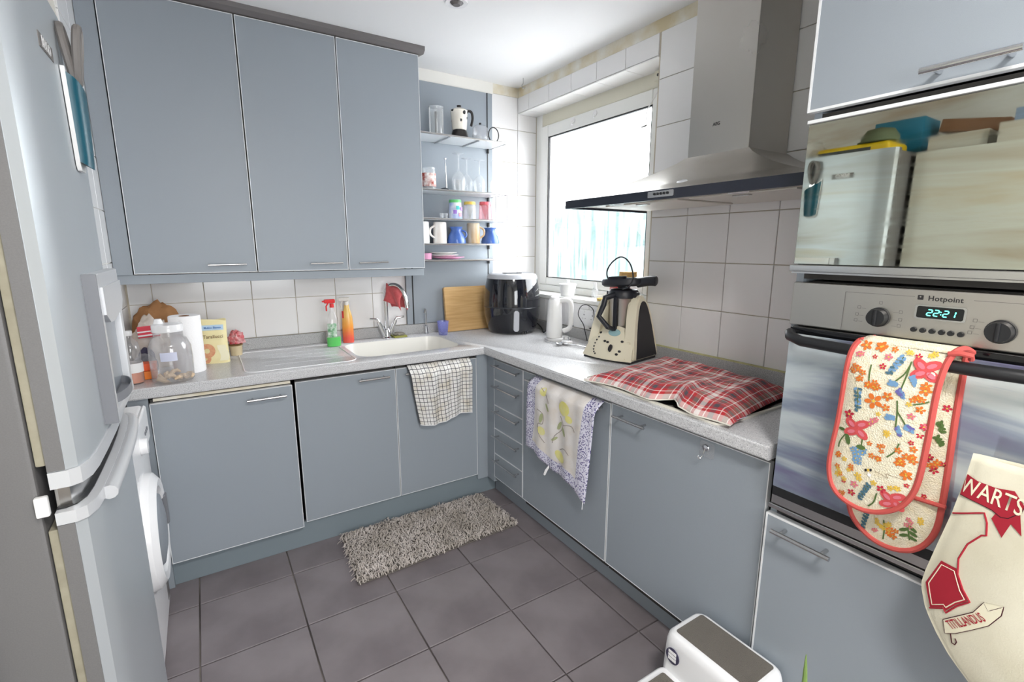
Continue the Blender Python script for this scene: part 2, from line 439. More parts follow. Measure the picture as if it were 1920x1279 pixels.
# ------------------------------------------------------------------ kitchen units
def bar_handle(parent, a, b, out, r=0.0055, proj=0.032, inset=0.022, name='handle', material='satin_steel'):
    """round bar handle between a and b (points on the door face), standing off along out; built in world space"""
    a, b, out = Vector(a), Vector(b), Vector(out)
    d = (b - a).normalized(); mb = MB()
    mb.cyl(a + out * proj, b + out * proj, r, n=14)
    for p in (a + d * inset, b - d * inset): mb.cyl(p + out * 0.0005, p + out * proj, r * 0.8, n=10)
    return mb.build(name, material, parent, world=True)
def door(parent, axis, u0, u1, z0, z1, face, th=0.019, name='door', material='cabinet_grey', edge=0.0026):
    """slab door with pale edging; axis 'y' faces -y (u is x), axis 'x' faces -x (u is y)"""
    if u0 > u1: u0, u1 = u1, u0
    def bx(mb, a, b, c, d, f0, f1, bev=0.0):
        if axis == 'y': mb.box(a, b, f1, f0, c, d, bev)
        else: mb.box(f1, f0, a, b, c, d, bev)
    mb = MB(); bx(mb, u0 + 0.001, u1 - 0.001, z0 + 0.001, z1 - 0.001, face + th, face, 0.0008)
    p = mb.build(name, material, parent, world=True)
    e = MB(); f0, f1 = face + th, face - 0.0012
    bx(e, u0, u0 + edge, z0, z1, f0, f1); bx(e, u1 - edge, u1, z0, z1, f0, f1)
    bx(e, u0 + edge, u1 - edge, z0, z0 + edge, f0, f1); bx(e, u0 + edge, u1 - edge, z1 - edge, z1, f0, f1)
    e.build('edge_trim', 'white_edge', p, world=True)
    return p
# --- wall units
ZUB, ZUT, YU = 1.3281, 2.4413, -0.2895
US = [-2.1507, -1.6748, -1.246, -0.8178]
wl = ['widest grey wall cupboard, leftmost, next to the white wall', 'middle grey wall cupboard of three above the worktop', 'grey wall cupboard nearest the open glass shelves']
hs = [(-1.876, -1.721), (-1.438, -1.282), (-1.198, -1.043)]
for i in range(3):
    a, b = US[i], US[i + 1]
    t = thing('wall_cupboard', wl[i], 'cupboard', ((a + b) / 2, -0.135, ZUB), group='grey wall cupboards')
    MB().box(a, b, -0.268, -0.001, ZUB + 0.004, ZUT).build('carcass', 'carcass_dark' if i < 2 else 'cabinet_grey', t, world=True)
    d = door(t, 'y', a + 0.003, b - 0.003, ZUB, ZUT, YU)
    bar_handle(d, (hs[i][0], YU - 0.001, 1.363), (hs[i][1], YU - 0.001, 1.365), (0, -1, 0), 0.0045, 0.03)
tag(MB().box(XL + 0.001, US[0] - 0.002, YU + 0.004, -0.002, ZUB - 0.004, ZUT, 0.001).build('filler_panel', 'cabinet_grey'), 'tall narrow grey filler between white wall and wall cupboards', 'panel')
cn = MB(); cn.prism([(-0.001, 2.4425), (-0.272, 2.4425), (-0.295, 2.449), (-0.314, 2.462), (-0.316, 2.4815), (-0.001, 2.4815)],
                    lambda a, b: (XL + 0.001, a, b), lambda a, b: (-0.8178 + (0.026 if b > 2.445 else 0.004), a, b))
tag(cn.build('cornice', 'cornice_grey'), 'dark grey cornice strip along the top of the wall cupboards', 'cornice')
tag(MB().box(XL + 0.001, -0.822, -0.275, -0.255, 1.2845, 1.3235, 0.0015).build('light_pelmet', 'cabinet_grey'), 'long grey pelmet strip under the wall cupboards', 'pelmet')
MB_ = MB
# --- base units, back run
YF, XF, ZDT, ZDB = -0.5809, -0.5829, 0.8346, 0.1326
bl = [('grey base cupboard beside the washing machine', -2.1318, -1.6105, -0.6079, 0.8322, 0.1263, (-1.795, -1.64, 0.795)),
      ('grey base cupboard in the middle of the sink run', -1.5942, -1.1208, YF, ZDT, ZDB, (-1.313, -1.161, 0.806)),
      ('grey base cupboard under the sink, behind the checked towel', -1.1173, -0.652, YF, ZDT, ZDB, (-1.078, -0.70, 0.806))]
for lab, a, b, f, zt, zb, h in bl:
    t = thing('base_cupboard', lab, 'cupboard', ((a + b) / 2, -0.3, 0.1), group='grey base cupboards')
    if f > -0.6:
        MB().box(a + 0.002, b - 0.002, -0.54, -0.03, 0.13, 0.735).build('carcass', 'carcass_dark', t, world=True)
        MB().box(a + 0.002, b - 0.002, f + 0.0205, -0.542, 0.13, 0.852).build('front_frame', 'carcass_dark', t, world=True)
    else:
        MB().box(a + 0.002, b - 0.002, f + 0.0205, -0.03, 0.13, 0.845).build('carcass', 'carcass_dark', t, world=True)
    d = door(t, 'y', a, b, zb, zt, f)
    bar_handle(d, (h[0], f - 0.001, h[2]), (h[1], f - 0.001, h[2]), (0, -1, 0), 0.0055, 0.034)
    if f < -0.6:
        MB().box(a + 0.012, b - 0.004, -0.588, -0.56, 0.836, 0.848).build('top_rail', 'stain_beige', t, world=True)
def post(name, lab, x0, x1, y0, y1, z0, z1, m='cabinet_grey', cat='panel'):
    return tag(MB().box(x0, x1, y0, y1, z0, z1, 0.0012).build(name, m), lab, cat)
post('filler_panel', 'grey filler post between the washing machine and the first base door', -2.205, -2.136, -0.582, -0.56, 0.0, 0.852)
cp = MB(); cp.box(-0.650, XF + 0.0, YF + 0.0, YF + 0.02, 0.10, 0.852, 0.001); cp.box(XF, XF + 0.02, -0.655, YF + 0.02, 0.10, 0.852, 0.001)
tag(cp.build('corner_post', 'cabinet_grey'), 'grey corner filler between sink run and drawers', 'panel')
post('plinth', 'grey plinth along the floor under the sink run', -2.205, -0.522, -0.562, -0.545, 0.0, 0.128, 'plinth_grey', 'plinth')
post('plinth', 'grey plinth along the floor under the drawers and right hand units', -0.521, -0.503, -2.84, -0.564, 0.0, 0.129, 'cabinet_grey', 'plinth')
# --- base units, right run
t = thing('drawer_unit', 'narrow grey unit of five drawers in the corner', 'drawers', (-0.3, -0.8, 0.1))
MB().box(XF + 0.0205, -0.03, -0.949, -0.658, 0.13, 0.852).build('carcass', 'carcass_dark', t, world=True)
zz = [ZDT, 0.7203, 0.5716, 0.4328, 0.2819, ZDB]; zh = [0.808, 0.692, 0.548, 0.401, 0.256]
for i in range(5):
    d = door(t, 'x', -0.9488, -0.660, zz[i + 1] + 0.0015, zz[i] - 0.0015, XF, name='drawer', edge=0.0018)
    bar_handle(d, (XF - 0.001, -0.688, zh[i]), (XF - 0.001, -0.937, zh[i]), (-1, 0, 0), 0.0055, 0.034)
rl = [('grey base cupboard behind the lemon tea towel', -0.9525, -1.5795, (-1.02, -1.555, 0.806)),
      ('wide grey appliance door with a clear stick-on hook', -1.5845, -2.2278, (-1.624, -1.783, 0.803))]
for lab, a, b, h in rl:
    t = thing('base_cupboard', lab, 'cupboard', (-0.3, (a + b) / 2, 0.1), group='grey base cupboards')
    MB().box(XF + 0.0205, -0.03, b + 0.002, a - 0.002, 0.10, 0.852).build('carcass', 'carcass_dark', t, world=True)
    d = door(t, 'x', a, b, ZDB, ZDT if a > -1 else 0.838, XF)
    bar_handle(d, (XF - 0.001, h[0], h[2]), (XF - 0.001, h[1], h[2]), (-1, 0, 0), 0.0055, 0.034)

# --- worktop with the sink cut out of it
ZT, ZWB, YWK, XWK = 0.900, 0.8564, -0.6133, -0.6211
wk = MB()
wk.prism([(XL + 0.004, -0.002), (-0.002, -0.002), (-0.002, -2.2375), (XWK, -2.2375), (XWK, YWK), (-2.1915, YWK), (XL + 0.004, -0.58)], lambda a, b: (a, b, ZWB), lambda a, b: (a, b, ZT))
bmesh.ops.recalc_face_normals(wk.bm, faces=wk.bm.faces[:])
es = [e for e in wk.bm.edges if abs(e.verts[0].co.z - e.verts[1].co.z) < 1e-6 and all((abs(v.co.y - YWK) < 1e-4 or abs(v.co.x - XWK) < 1e-4) for v in e.verts)]
bmesh.ops.bevel(wk.bm, geom=es, offset=0.006, segments=3, affect='EDGES')
worktop = wk.build('worktop', 'worktop')
SX0, SX1, SY0, SY1 = -1.275, -0.70, -0.525, -0.13
cut = MB(); cut.prism(rrect(SX0, SX1, SY0, SY1, 0.085, 8), lambda a, b: (a, b, 0.80), lambda a, b: (a, b, 1.0))
cut = cut.build('cutter', 'worktop')
bo = worktop.modifiers.new('cut', 'BOOLEAN'); bo.object = cut; bo.operation = 'DIFFERENCE'; bo.solver = 'EXACT'
bpy.context.view_layer.update()
_me = bpy.data.meshes.new_from_object(worktop.evaluated_get(bpy.context.evaluated_depsgraph_get()))
worktop.modifiers.clear(); worktop.data = _me
bpy.data.objects.remove(cut)
tag(worktop, 'L shaped light grey speckled worktop round the corner', 'worktop')
mat('sink_white', rgb(236, 234, 228), 0.25)
sk = thing('sink', 'white moulded sink bowl set into the worktop', 'sink', (-0.99, -0.33, 0.74))
def ringpts(off, z, r): return [(x, y, z) for x, y in rrect(SX0 + off, SX1 - off, SY0 + off, SY1 - off, r, 8)]
sb = MB(); rows = [ringpts(0.0005, 0.8995, 0.085), ringpts(0.004, 0.892, 0.083), ringpts(0.012, 0.80, 0.08), ringpts(0.03, 0.765, 0.07), ringpts(0.07, 0.758, 0.05)]
R_ = [[sb.bm.verts.new(p) for p in r] for r in rows]
for a, b in zip(R_, R_[1:]): sb.bridge(a, b)
sb.bm.faces.new(R_[-1])
sb.build('bowl', 'sink_white', sk, world=True)
MB().lathe([(0.0, 0.762), (0.03, 0.762), (0.04, 0.7605), (0.042, 0.759)], (-0.99, -0.33, 0), 24).build('waste', 'chrome', sk, world=True)
dr = rrect(-1.785, -1.30, -0.565, -0.085, 0.05, 6)
MB().tube([(x, y, 0.8995) for x, y in dr], 0.0035, 6, closed=True).build('drainer_rim', 'white_gloss', sk, world=True)
for k in range(4):
    y = -0.2 - k * 0.085
    MB().tube([(-1.70, y, 0.8985), (-1.34, y, 0.8985)], 0.0028, 6).build('drainer_rib', 'worktop', sk, world=True)
tag(MB().box(XL + 0.004, -0.003, -0.018, -0.0005, 0.9003, 0.9615, 0.003).build('upstand', 'upstand'), 'low grey upstand along the back wall behind the sink', 'upstand')
us = MB().box(-0.018, -0.0005, -2.236, -0.020, 0.9003, 0.9615, 0.003).build('upstand', 'upstand')
tag(us, 'low grey upstand along the right wall with yellowed sealant', 'upstand')
MB().box(-0.016, -0.0008, -2.236, -1.25, 0.9595, 0.9665, 0.002).build('sealant', 'sealant_yellow', us, world=True).location = (0, 0, 0)

# ------------------------------------------------------------------ oven tower
XT, YT0, YT1 = -0.60, -2.240, -2.842
tw = thing('oven_tower', 'tall grey oven housing with flap, mirror door and bottom door', 'cupboard', (-0.3, (YT0 + YT1) / 2, 0.1))
for nm, a in (('side_panel', (XT + 0.021, -0.003, YT0 - 0.018, YT0, 0.13, 2.45)), ('side_panel', (XT + 0.021, -0.003, YT1, YT1 + 0.018, 0.13, 2.45)),
              ('back_panel', (-0.03, -0.004, YT1 + 0.018, YT0 - 0.018, 0.10, 2.45)), ('shelf_board', (XT + 0.022, -0.03, YT1 + 0.018, YT0 - 0.018, 1.366, 1.384)),
              ('shelf_board', (XT + 0.022, -0.03, YT1 + 0.018, YT0 - 0.018, 0.70, 0.718)), ('shelf_board', (XT + 0.022, -0.03, YT1 + 0.018, YT0 - 0.018, 1.742, 1.768)),
              ('shelf_board', (XT + 0.022, -0.03, YT1 + 0.018, YT0 - 0.018, 2.43, 2.45))):
    MB().box(*a).build(nm, 'carcass_dark' if nm == 'shelf_board' else 'cabinet_grey', tw, world=True)
d = door(tw, 'x', YT1 + 0.002, YT0 + 0.008, 1.772, 2.448, XT, name='flap_door', edge=0.006)
bar_handle(d, (XT - 0.001, -2.467, 1.797), (XT - 0.001, -2.617, 1.797), (-1, 0, 0), 0.007, 0.036, material='chrome')
d = door(tw, 'x', YT1 + 0.002, YT0, ZDB, 0.697, XT, name='bottom_door', edge=0.005)
bar_handle(d, (XT - 0.001, -2.277, 0.668), (XT - 0.001, -2.428, 0.668), (-1, 0, 0), 0.0065, 0.036)

def smears_and_reflections(name, cols, scale, mstr, base, mapscale, rough=0.03, seed=0.0):
    """mirror glass with coloured streaks: smears on the mirror door, painted reflections on the oven glass"""
    m = bpy.data.materials.new(name); m.use_nodes = True; nt = m.node_tree; b = nt.nodes['Principled BSDF']
    tc = node(nt, 'ShaderNodeTexCoord'); mp = node(nt, 'ShaderNodeMapping'); mp.inputs['Scale'].default_value = mapscale
    mp.inputs['Location'].default_value = (seed, seed, seed); mp.inputs['Rotation'].default_value = (0.18, 0, 0)
    n = node(nt, 'ShaderNodeTexNoise'); setin(n, 'Scale', scale); setin(n, 'Detail', 5.0); setin(n, 'Distortion', 0.5)
    r = node(nt, 'ShaderNodeValToRGB'); el = r.color_ramp.elements
    el[0].position, el[0].color = cols[0]; el[1].position, el[1].color = cols[-1]
    for p, c in cols[1:-1]:
        k = el.new(p); k.color = c
    nt.links.new(tc.outputs['Object'], mp.inputs['Vector']); nt.links.new(mp.outputs['Vector'], n.inputs['Vector']); nt.links.new(n.outputs['Fac'], r.inputs['Fac'])
    nt.links.new(r.outputs['Color'], b.inputs['Base Color']); setin(b, 'Metallic', mstr); setin(b, 'Roughness', rough)
    n2 = node(nt, 'ShaderNodeTexNoise'); setin(n2, 'Scale', 9.0); setin(n2, 'Detail', 4.0)
    nt.links.new(mp.outputs['Vector'], n2.inputs['Vector'])
    rr = node(nt, 'ShaderNodeMapRange'); setin(rr, 'From Min', 0.45); setin(rr, 'From Max', 0.75); setin(rr, 'To Min', rough); setin(rr, 'To Max', rough + 0.05)
    nt.links.new(n2.outputs['Fac'], rr.inputs['Value']); nt.links.new(rr.outputs['Result'], b.inputs['Roughness'])
    MATS[name] = m
smears_and_reflections('mirror_door', [(0.28, rgb(160, 144, 120)), (0.40, rgb(186, 184, 170)), (0.5, rgb(198, 202, 192)), (0.62, rgb(190, 182, 158)), (0.75, rgb(166, 170, 158))], 1.8, 1.0, None, (1, 0.9, 7), 0.015, 2.3)
smears_and_reflections('oven_glass', [(0.28, rgb(120, 110, 150)), (0.37, rgb(150, 160, 178)), (0.44, rgb(205, 214, 218)), (0.54, rgb(228, 234, 236)), (0.595, rgb(86, 128, 190)), (0.64, rgb(196, 204, 208)), (0.8, rgb(160, 145, 140))], 1.5, 0.42, None, (1, 0.8, 5), 0.05, 5.1)  # pale and blue bands are reflections painted into the glass colour
mf = MB().box(XT - 0.004, XT + 0.018, YT1 + 0.004, YT0 - 0.002, 1.404, 1.742, 0.001).build('mirror_door', 'mirror_door', tw, world=True)
MB().box(XT - 0.012, XT + 0.018, YT1 + 0.003, YT0 - 0.001, 1.743, 1.751, 0.001).build('edge_trim', 'white_edge', mf, world=True)
lg = MB(); lg.box(XT - 0.028, XT + 0.015, YT1 + 0.002, YT0 - 0.004, 1.386, 1.4025, 0.002); lg.box(XT - 0.014, XT + 0.015, YT1 + 0.002, YT0 - 0.004, 1.381, 1.387)
lg.build('edge_trim', 'satin_steel', mf, world=True)

# ------------------------------------------------------------------ oven
ov = thing('oven', 'built in stainless steel oven with green clock and mirrored glass door', 'oven', (-0.32, (YT0 + YT1) / 2, 0.72))
YO0, YO1 = -2.252, -2.832
MB().box(XT + 0.03, -0.06, YO1 + 0.025, YO0 - 0.025, 0.722, 1.36).build('body', 'carcass_dark', ov, world=True)
ctl = MB().box(XT - 0.004, XT + 0.022, YO1, YO0 + 0.006, 1.246, 1.358, 0.004).build('control_panel', 'brushed_steel', ov, world=True)
XP = XT - 0.0045
def knob(y, z, r):
    k = MB(); k.cyl((XP, y, z), (XP - 0.008, y, z), r * 1.02, r, 28); k.cyl((XP - 0.008, y, z), (XP - 0.022, y, z), r * 0.95, r * 0.82, 28)
    k.box(XP - 0.026, XP - 0.018, y - 0.0035, y + 0.0035, z - r * 0.8, z + r * 0.8, 0.002)
    o = k.build('knob', 'black_plastic', ov, world=True)
knob(-2.447, 1.289, 0.022); knob(-2.652, 1.285, 0.023)
for y, z in zip((-2.515, -2.531, -2.547, -2.563, -2.578, -2.594), (1.2705,) * 6):
    MB().cyl((XP, y, z), (XP - 0.006, y, z), 0.0058, 0.005, 16).build('button', 'black_plastic', ov, world=True)
def yz(y, z, x=None): return frame((XP if x is None else x, y, z), (0, -1, 0), (0, 0, 1))
dp = MB(); dp.prism(rrect(-0.043, 0.043, -0.0155, 0.0155, 0.005), lambda a, b: (XP - 0.0003, -2.555 - a, 1.310 + b), lambda a, b: (XP - 0.0026, -2.555 - a, 1.310 + b))
dsp = dp.build('display', 'satin_steel', ov, world=True)
dp = MB(); dp.prism(rrect(-0.039, 0.039, -0.0125, 0.0125, 0.004), lambda a, b: (XP - 0.0027, -2.555 - a, 1.310 + b), lambda a, b: (XP - 0.0031, -2.555 - a, 1.310 + b))
dp.build('screen', 'black_gloss', dsp, world=True)
mat('clock_green', rgb(90, 240, 215), 0.5, emit=rgb(70, 240, 205), estr=1.6)
SEG = {'2': 'abged', '1': 'bc'}
sg = MB()
def segs(ch, y0, z0, w, h):
    s = 0.0019; P = {'a': (0, h, w, h), 'b': (w, h / 2, w, h), 'c': (w, 0, w, h / 2), 'd': (0, 0, w, 0), 'e': (0, 0, 0, h / 2), 'g': (0, h / 2, w, h / 2)}
    for k in SEG[ch]:
        a, b, c, d_ = P[k]
        sh = 0.14
        pa = Vector((XP - 0.0034, y0 - (a + sh * b), z0 + b)); pb = Vector((XP - 0.0034, y0 - (c + sh * d_), z0 + d_))
        dd = (pb - pa).normalized() * 0.0009
        sg.cyl(pa + dd, pb - dd, s * 0.5, n=6)
for k, ch in enumerate('22'): segs(ch, -2.5335 - k * 0.0115, 1.3035, 0.0078, 0.0125)
for k, ch in enumerate('21'): segs(ch, -2.5605 - k * 0.0115, 1.3035, 0.0078, 0.0125)
for z in (1.3075, 1.3125): sg.cyl((XP - 0.0032, -2.5572, z), (XP - 0.0038, -2.5572, z), 0.0011, n=8)
sg.build('clock_digits', 'clock_green', dsp, world=True)
mat('print_dark', rgb(38, 36, 38), 0.6); mat('print_grey', rgb(110, 106, 104), 0.6)
text_mesh('Hotpoint', 0.0148, yz(-2.560, 1.3395, XP - 0.0002), 'print_dark', 'maker_lettering', ctl, bold=0.0002, spacing=1.06)
lgm = MB(); lgm.prism(rrect(-0.005, 0.005, -0.005, 0.005, 0.001), lambda a, b: (XP, -2.518 - a, 1.3405 + b), lambda a, b: (XP - 0.0008, -2.518 - a, 1.3405 + b))
lgm.build('maker_emblem', 'print_dark', ctl, world=True)
MB().cyl((XP - 0.0008, -2.518, 1.342), (XP - 0.0012, -2.518, 1.342), 0.0015, n=10).build('emblem_dot', 'satin_steel', ctl, world=True)
pr = MB()
def pline(y0, z0, y1, z1, w=0.0008):
    a = Vector((XP, y0, z0)); b = Vector((XP, y1, z1)); dd = (b - a).normalized(); n_ = Vector((-1, 0, 0)).cross(dd) * w / 2; e = Vector((-0.0005, 0, 0))
    pr.poly3([a + e - n_, b + e - n_, b + e + n_, a + e + n_])
pline(-2.372, 1.250, -2.372, 1.3415); pline(-2.372, 1.3415, -2.508, 1.3415); pline(-2.605, 1.3415, -2.73, 1.3415)
for y0, z0 in ((-2.405, 1.308), (-2.402, 1.291), (-2.401, 1.277), (-2.487, 1.305), (-2.488, 1.288), (-2.487, 1.274), (-2.447, 1.322), (-2.612, 1.302), (-2.609, 1.288), (-2.607, 1.277)):
    w = 0.003
    for q in (((-w, -w), (w, -w)), ((w, -w), (w, w)), ((w, w), (-w, w)), ((-w, w), (-w, -w))):
        pline(y0 + q[0][0], z0 + q[0][1], y0 + q[1][0], z0 + q[1][1], 0.0007)
    if y0 > -2.44 or y0 < -2.6: pline(y0 - 0.005, z0 - 0.002, y0 - 0.014, z0 - 0.002, 0.0005)
    elif y0 < -2.46: pline(y0 + 0.005, z0 - 0.002, y0 + 0.014, z0 - 0.002, 0.0005)
pr.build('printed_symbols', 'print_grey', ctl, world=True, recalc=False)['kind'] = 'stuff'
# oven door
MB().box(XT - 0.006, XT + 0.024, YO1, YO0, 0.735, 1.243, 0.003).build('door_frame', 'satin_steel', ov, world=True)
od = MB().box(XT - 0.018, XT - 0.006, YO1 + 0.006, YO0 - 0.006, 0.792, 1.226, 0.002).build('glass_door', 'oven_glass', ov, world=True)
MB().box(XT - 0.0165, XT - 0.006, YO1 + 0.006, YO0 - 0.006, 0.766, 0.7915, 0.001).build('door_foot', 'black_plastic', od, world=True)
MB().box(XT - 0.0165, XT - 0.006, YO1 + 0.006, YO0 - 0.006, 1.2262, 1.242, 0.001).build('door_head', 'black_gloss', od, world=True)
oh = MB(); oh.tube([(XT - 0.018, YO0 - 0.008, 1.226), (XT - 0.040, YO0 - 0.02, 1.222), (XT - 0.055, YO0 - 0.055, 1.215), (XT - 0.058, -2.45, 1.212), (XT - 0.058, -2.66, 1.212), (XT - 0.055, YO1 + 0.055, 1.215), (XT - 0.018, YO1 + 0.008, 1.226)], 0.013, 12)
oh.build('handle', 'black_plastic', od, world=True)
MB().box(XT - 0.010, XT + 0.024, YO1, YO0 + 0.004, 0.721, 0.734, 0.002).build('bottom_strip', 'satin_steel', ov, world=True)

# ------------------------------------------------------------------ extractor hood
hd = thing('extractor_hood', 'stainless steel chimney cooker hood with dark rim above the hob', 'cooker hood', (-0.25, -1.70, 1.61))
HX, HY0, HY1 = -0.505, -1.168, -2.2325
ch = MB(); ch.box(-0.25, -0.0035, -1.858, -1.602, 1.785, ZC - 0.002, 0.004); ch.build('chimney', 'brushed_steel', hd, world=True)
cn = MB(); n = 10
R0 = []
for k in range(n + 1):
    t_ = k / n; s = 1 - (1 - t_) ** 1.25
    z = 1.646 + (1.788 - 1.646) * (t_ ** 1.12)
    x = HX + (-0.256 - HX) * s; y0 = HY0 + (-1.596 - HY0) * s; y1 = HY1 + (-1.864 - HY1) * s
    R0.append([cn.bm.verts.new(p) for p in ((-0.0035, y0, z), (x, y0, z), (x, y1, z), (-0.0035, y1, z))])
for a, b in zip(R0, R0[1:]): cn.bridge(a, b)
cn.bm.faces.new(R0[-1])
cn.build('canopy', 'brushed_steel', hd, world=True, ang=0.5)
mat('hood_rim', rgb(40, 44, 56), 0.25)
rm = MB()
rm.box(HX - 0.004, HX + 0.012, HY1, HY0, 1.612, 1.6465, 0.002); rm.box(HX + 0.012, -0.0035, HY0 - 0.014, HY0, 1.612, 1.6465, 0.002); rm.box(HX + 0.012, -0.0035, HY1, HY1 + 0.014, 1.612, 1.6465, 0.002)
rm.build('rim', 'hood_rim', hd, world=True)
mat('hood_under', rgb(225, 222, 214), 0.45, 0.3)
MB().box(HX + 0.0125, -0.004, HY1 + 0.0145, HY0 - 0.0145, 1.622, 1.630).build('underside', 'hood_under', hd, world=True)
for y in (-1.50, -1.93):
    f_ = MB(); f_.box(-0.40, -0.06, y - 0.19, y + 0.19, 1.616, 1.6218, 0.002)
    fo = f_.build('grease_filter', 'hood_under', hd, world=True)
    MB().box(-0.385, -0.365, y - 0.03, y + 0.03, 1.6125, 1.616, 0.001).build('filter_catch', 'satin_steel', fo, world=True)
for y in (-1.42, -1.96):
    MB().lathe([(0.0, 1.614), (0.03, 1.6145), (0.036, 1.618), (0.037, 1.6218)], (-0.445, y, 0), 24, sx=0.8).build('lamp_lens', 'white_gloss', hd, world=True)
bpn = MB(); bpn.prism(rrect(-0.058, 0.058, -0.0105, 0.0105, 0.004), lambda a, b: (HX - 0.0042, -1.705 - a, 1.631 + b), lambda a, b: (HX - 0.0065, -1.705 - a, 1.631 + b))
bo_ = bpn.build('button_panel', 'satin_steel', hd, world=True)
for k in range(5):
    y = -1.679 - k * 0.0145
    MB().cyl((HX - 0.0065, y, 1.632), (HX - 0.0095, y, 1.632), 0.0045, n=14).build('button', 'black_plastic', bo_, world=True)
MB().lathe([(0, 0.003), (0.017, 0.003), (0.024, 0.0)], (0, 0, 0), 20, sx=1.0, sy=0.5, m=Matrix.Translation((HX + 0.045, -1.755, 1.672)) @ Matrix.Rotation(math.radians(90), 4, 'Z') @ Matrix.Rotation(math.radians(-30), 4, 'X')).build('badge', 'chrome', hd, world=True)
text_mesh('AEG', 0.016, yz(-1.722, 1.892, -0.2508), 'print_dark', 'maker_lettering', hd, bold=0.0003)

# ------------------------------------------------------------------ shelf panel with glass shelves
sp = thing('shelf_unit', 'grey back panel carrying five wire edged shelves in the corner', 'shelves', (-0.52, -0.02, 0.963))
MB().box(-0.836, -0.211, -0.0185, -0.0005, 0.9635, 2.411, 0.001).build('back_panel', 'cabinet_grey', sp, world=True)
for x in (-0.795, -0.249): MB().box(x - 0.004, x + 0.004, -0.0195, -0.0186, 0.9635, 2.411).build('slotted_track', 'black_plastic', sp, world=True)
SZ = [2.073, 1.769, 1.607, 1.461, 1.366]
mat('shelf_white', rgb(225, 228, 230), 0.3)
for i, z in enumerate(SZ):
    s_ = MB(); s_.tube([(-0.80, -0.024, z), (-0.80, -0.238, z), (-0.232, -0.238, z), (-0.232, -0.024, z)], 0.0055, 8)
    so = s_.build('shelf', 'satin_steel', sp, world=True)
    MB().box(-0.796, -0.236, -0.233, -0.022, z - 0.003, z + 0.003, 0.001).build('shelf_board', 'shelf_white', so, world=True)
    for x in ((-0.62, -0.43) if i == 0 else ()):
        MB().tube([(x, -0.022, z - 0.006), (x, -0.236, z - 0.006)], 0.004, 6).build('cross_bar', 'satin_steel', so, world=True)
    for x in (-0.795, -0.249):
        MB().box(x - 0.006, x + 0.006, -0.034, -0.0195, z - 0.03, z + 0.002, 0.002).build('bracket', 'black_plastic', so, world=True)
for y in (-0.238, -0.10): MB().tube([(-0.232, y, SZ[1] - 0.006), (-0.232, y, SZ[2] + 0.006)], 0.0045, 8).build('hanger_rod', 'satin_steel', sp, world=True)

# ------------------------------------------------------------------ fridge freezer
mat('fridge_silver', rgb(186, 192, 197), 0.36, 0.35, var=0.08, vscale=4, vcol=rgb(174, 180, 186))
mat('fridge_side', rgb(108, 107, 108), 0.5, var=0.15, vscale=500, vcol=rgb(140, 138, 138))
mat('fridge_trim', rgb(206, 208, 212), 0.3, 0.2)
mat('gasket', rgb(158, 152, 134), 0.7, var=0.5, vscale=30, vcol=rgb(128, 122, 104))
fr = thing('fridge_freezer', 'tall silver fridge freezer with water dispenser and curved doors', 'fridge', (-2.45, -1.57, 0.0))
MB().box(-2.80, -2.176, -1.866, -1.272, 0.03, 1.905, 0.008).build('body', 'fridge_side', fr, world=True)
FP = [(-2.160, -1.868), (-2.136, -1.868), (-2.122, -1.858), (-2.112, -1.832), (-2.108, -1.79), (-2.106, -1.70), (-2.105, -1.58), (-2.106, -1.48), (-2.110, -1.38), (-2.117, -1.315), (-2.128, -1.285), (-2.142, -1.272), (-2.160, -1.270)]
def slab(z0, z1, name, m, parent, off=0.0):
    mb = MB(); cx, cy = -2.16, -1.57
    P = [(x + (off if x > -2.159 else 0), cy + (y - cy) * (1 + off / 0.3)) for x, y in FP]
    mb.prism(P, lambda a, b: (a, b, z0), lambda a, b: (a, b, z1))
    return mb.build(name, m, parent, world=True, ang=0.5)
# the doors: silver front, grey near edge
def fdoor(z0, z1, name):
    o = slab(z0, z1, name, 'fridge_silver', fr)
    MB().box(-2.160, -2.137, -1.8695, -1.868, z0 + 0.001, z1 - 0.001).build('door_edge', 'fridge_side', o, world=True)
    MB().box(-2.175, -2.161, -1.862, -1.278, z0 + 0.01, z1 - 0.01, 0.003).build('door_seal', 'gasket', o, world=True)
    return o
up = fdoor(1.072, 1.912, 'fridge_door'); lo = fdoor(0.06, 0.975, 'freezer_door')
slab(1.042, 1.0715, 'bottom_cap', 'fridge_trim', up, 0.003)
cap = slab(0.9755, 0.998, 'top_cap', 'fridge_trim', lo, 0.003)
slab(0.998, 1.0, 'cap_shadow_gap', 'black_plastic', lo, -0.012)
rec = slab(1.0, 1.042, 'grip_recess', 'satin_steel', lo, -0.02)
gp = [(x + 0.010, y, 0.984) for x, y in FP[4:11]]
MB().tube(smooth_path(gp, 4), 0.014, 10).build('grip_bar', 'fridge_trim', lo, world=True)
MB().box(-2.182, -2.164, -1.878, -1.866, 0.998, 1.034, 0.003).build('hinge_cover', 'white_plastic', fr, world=True)
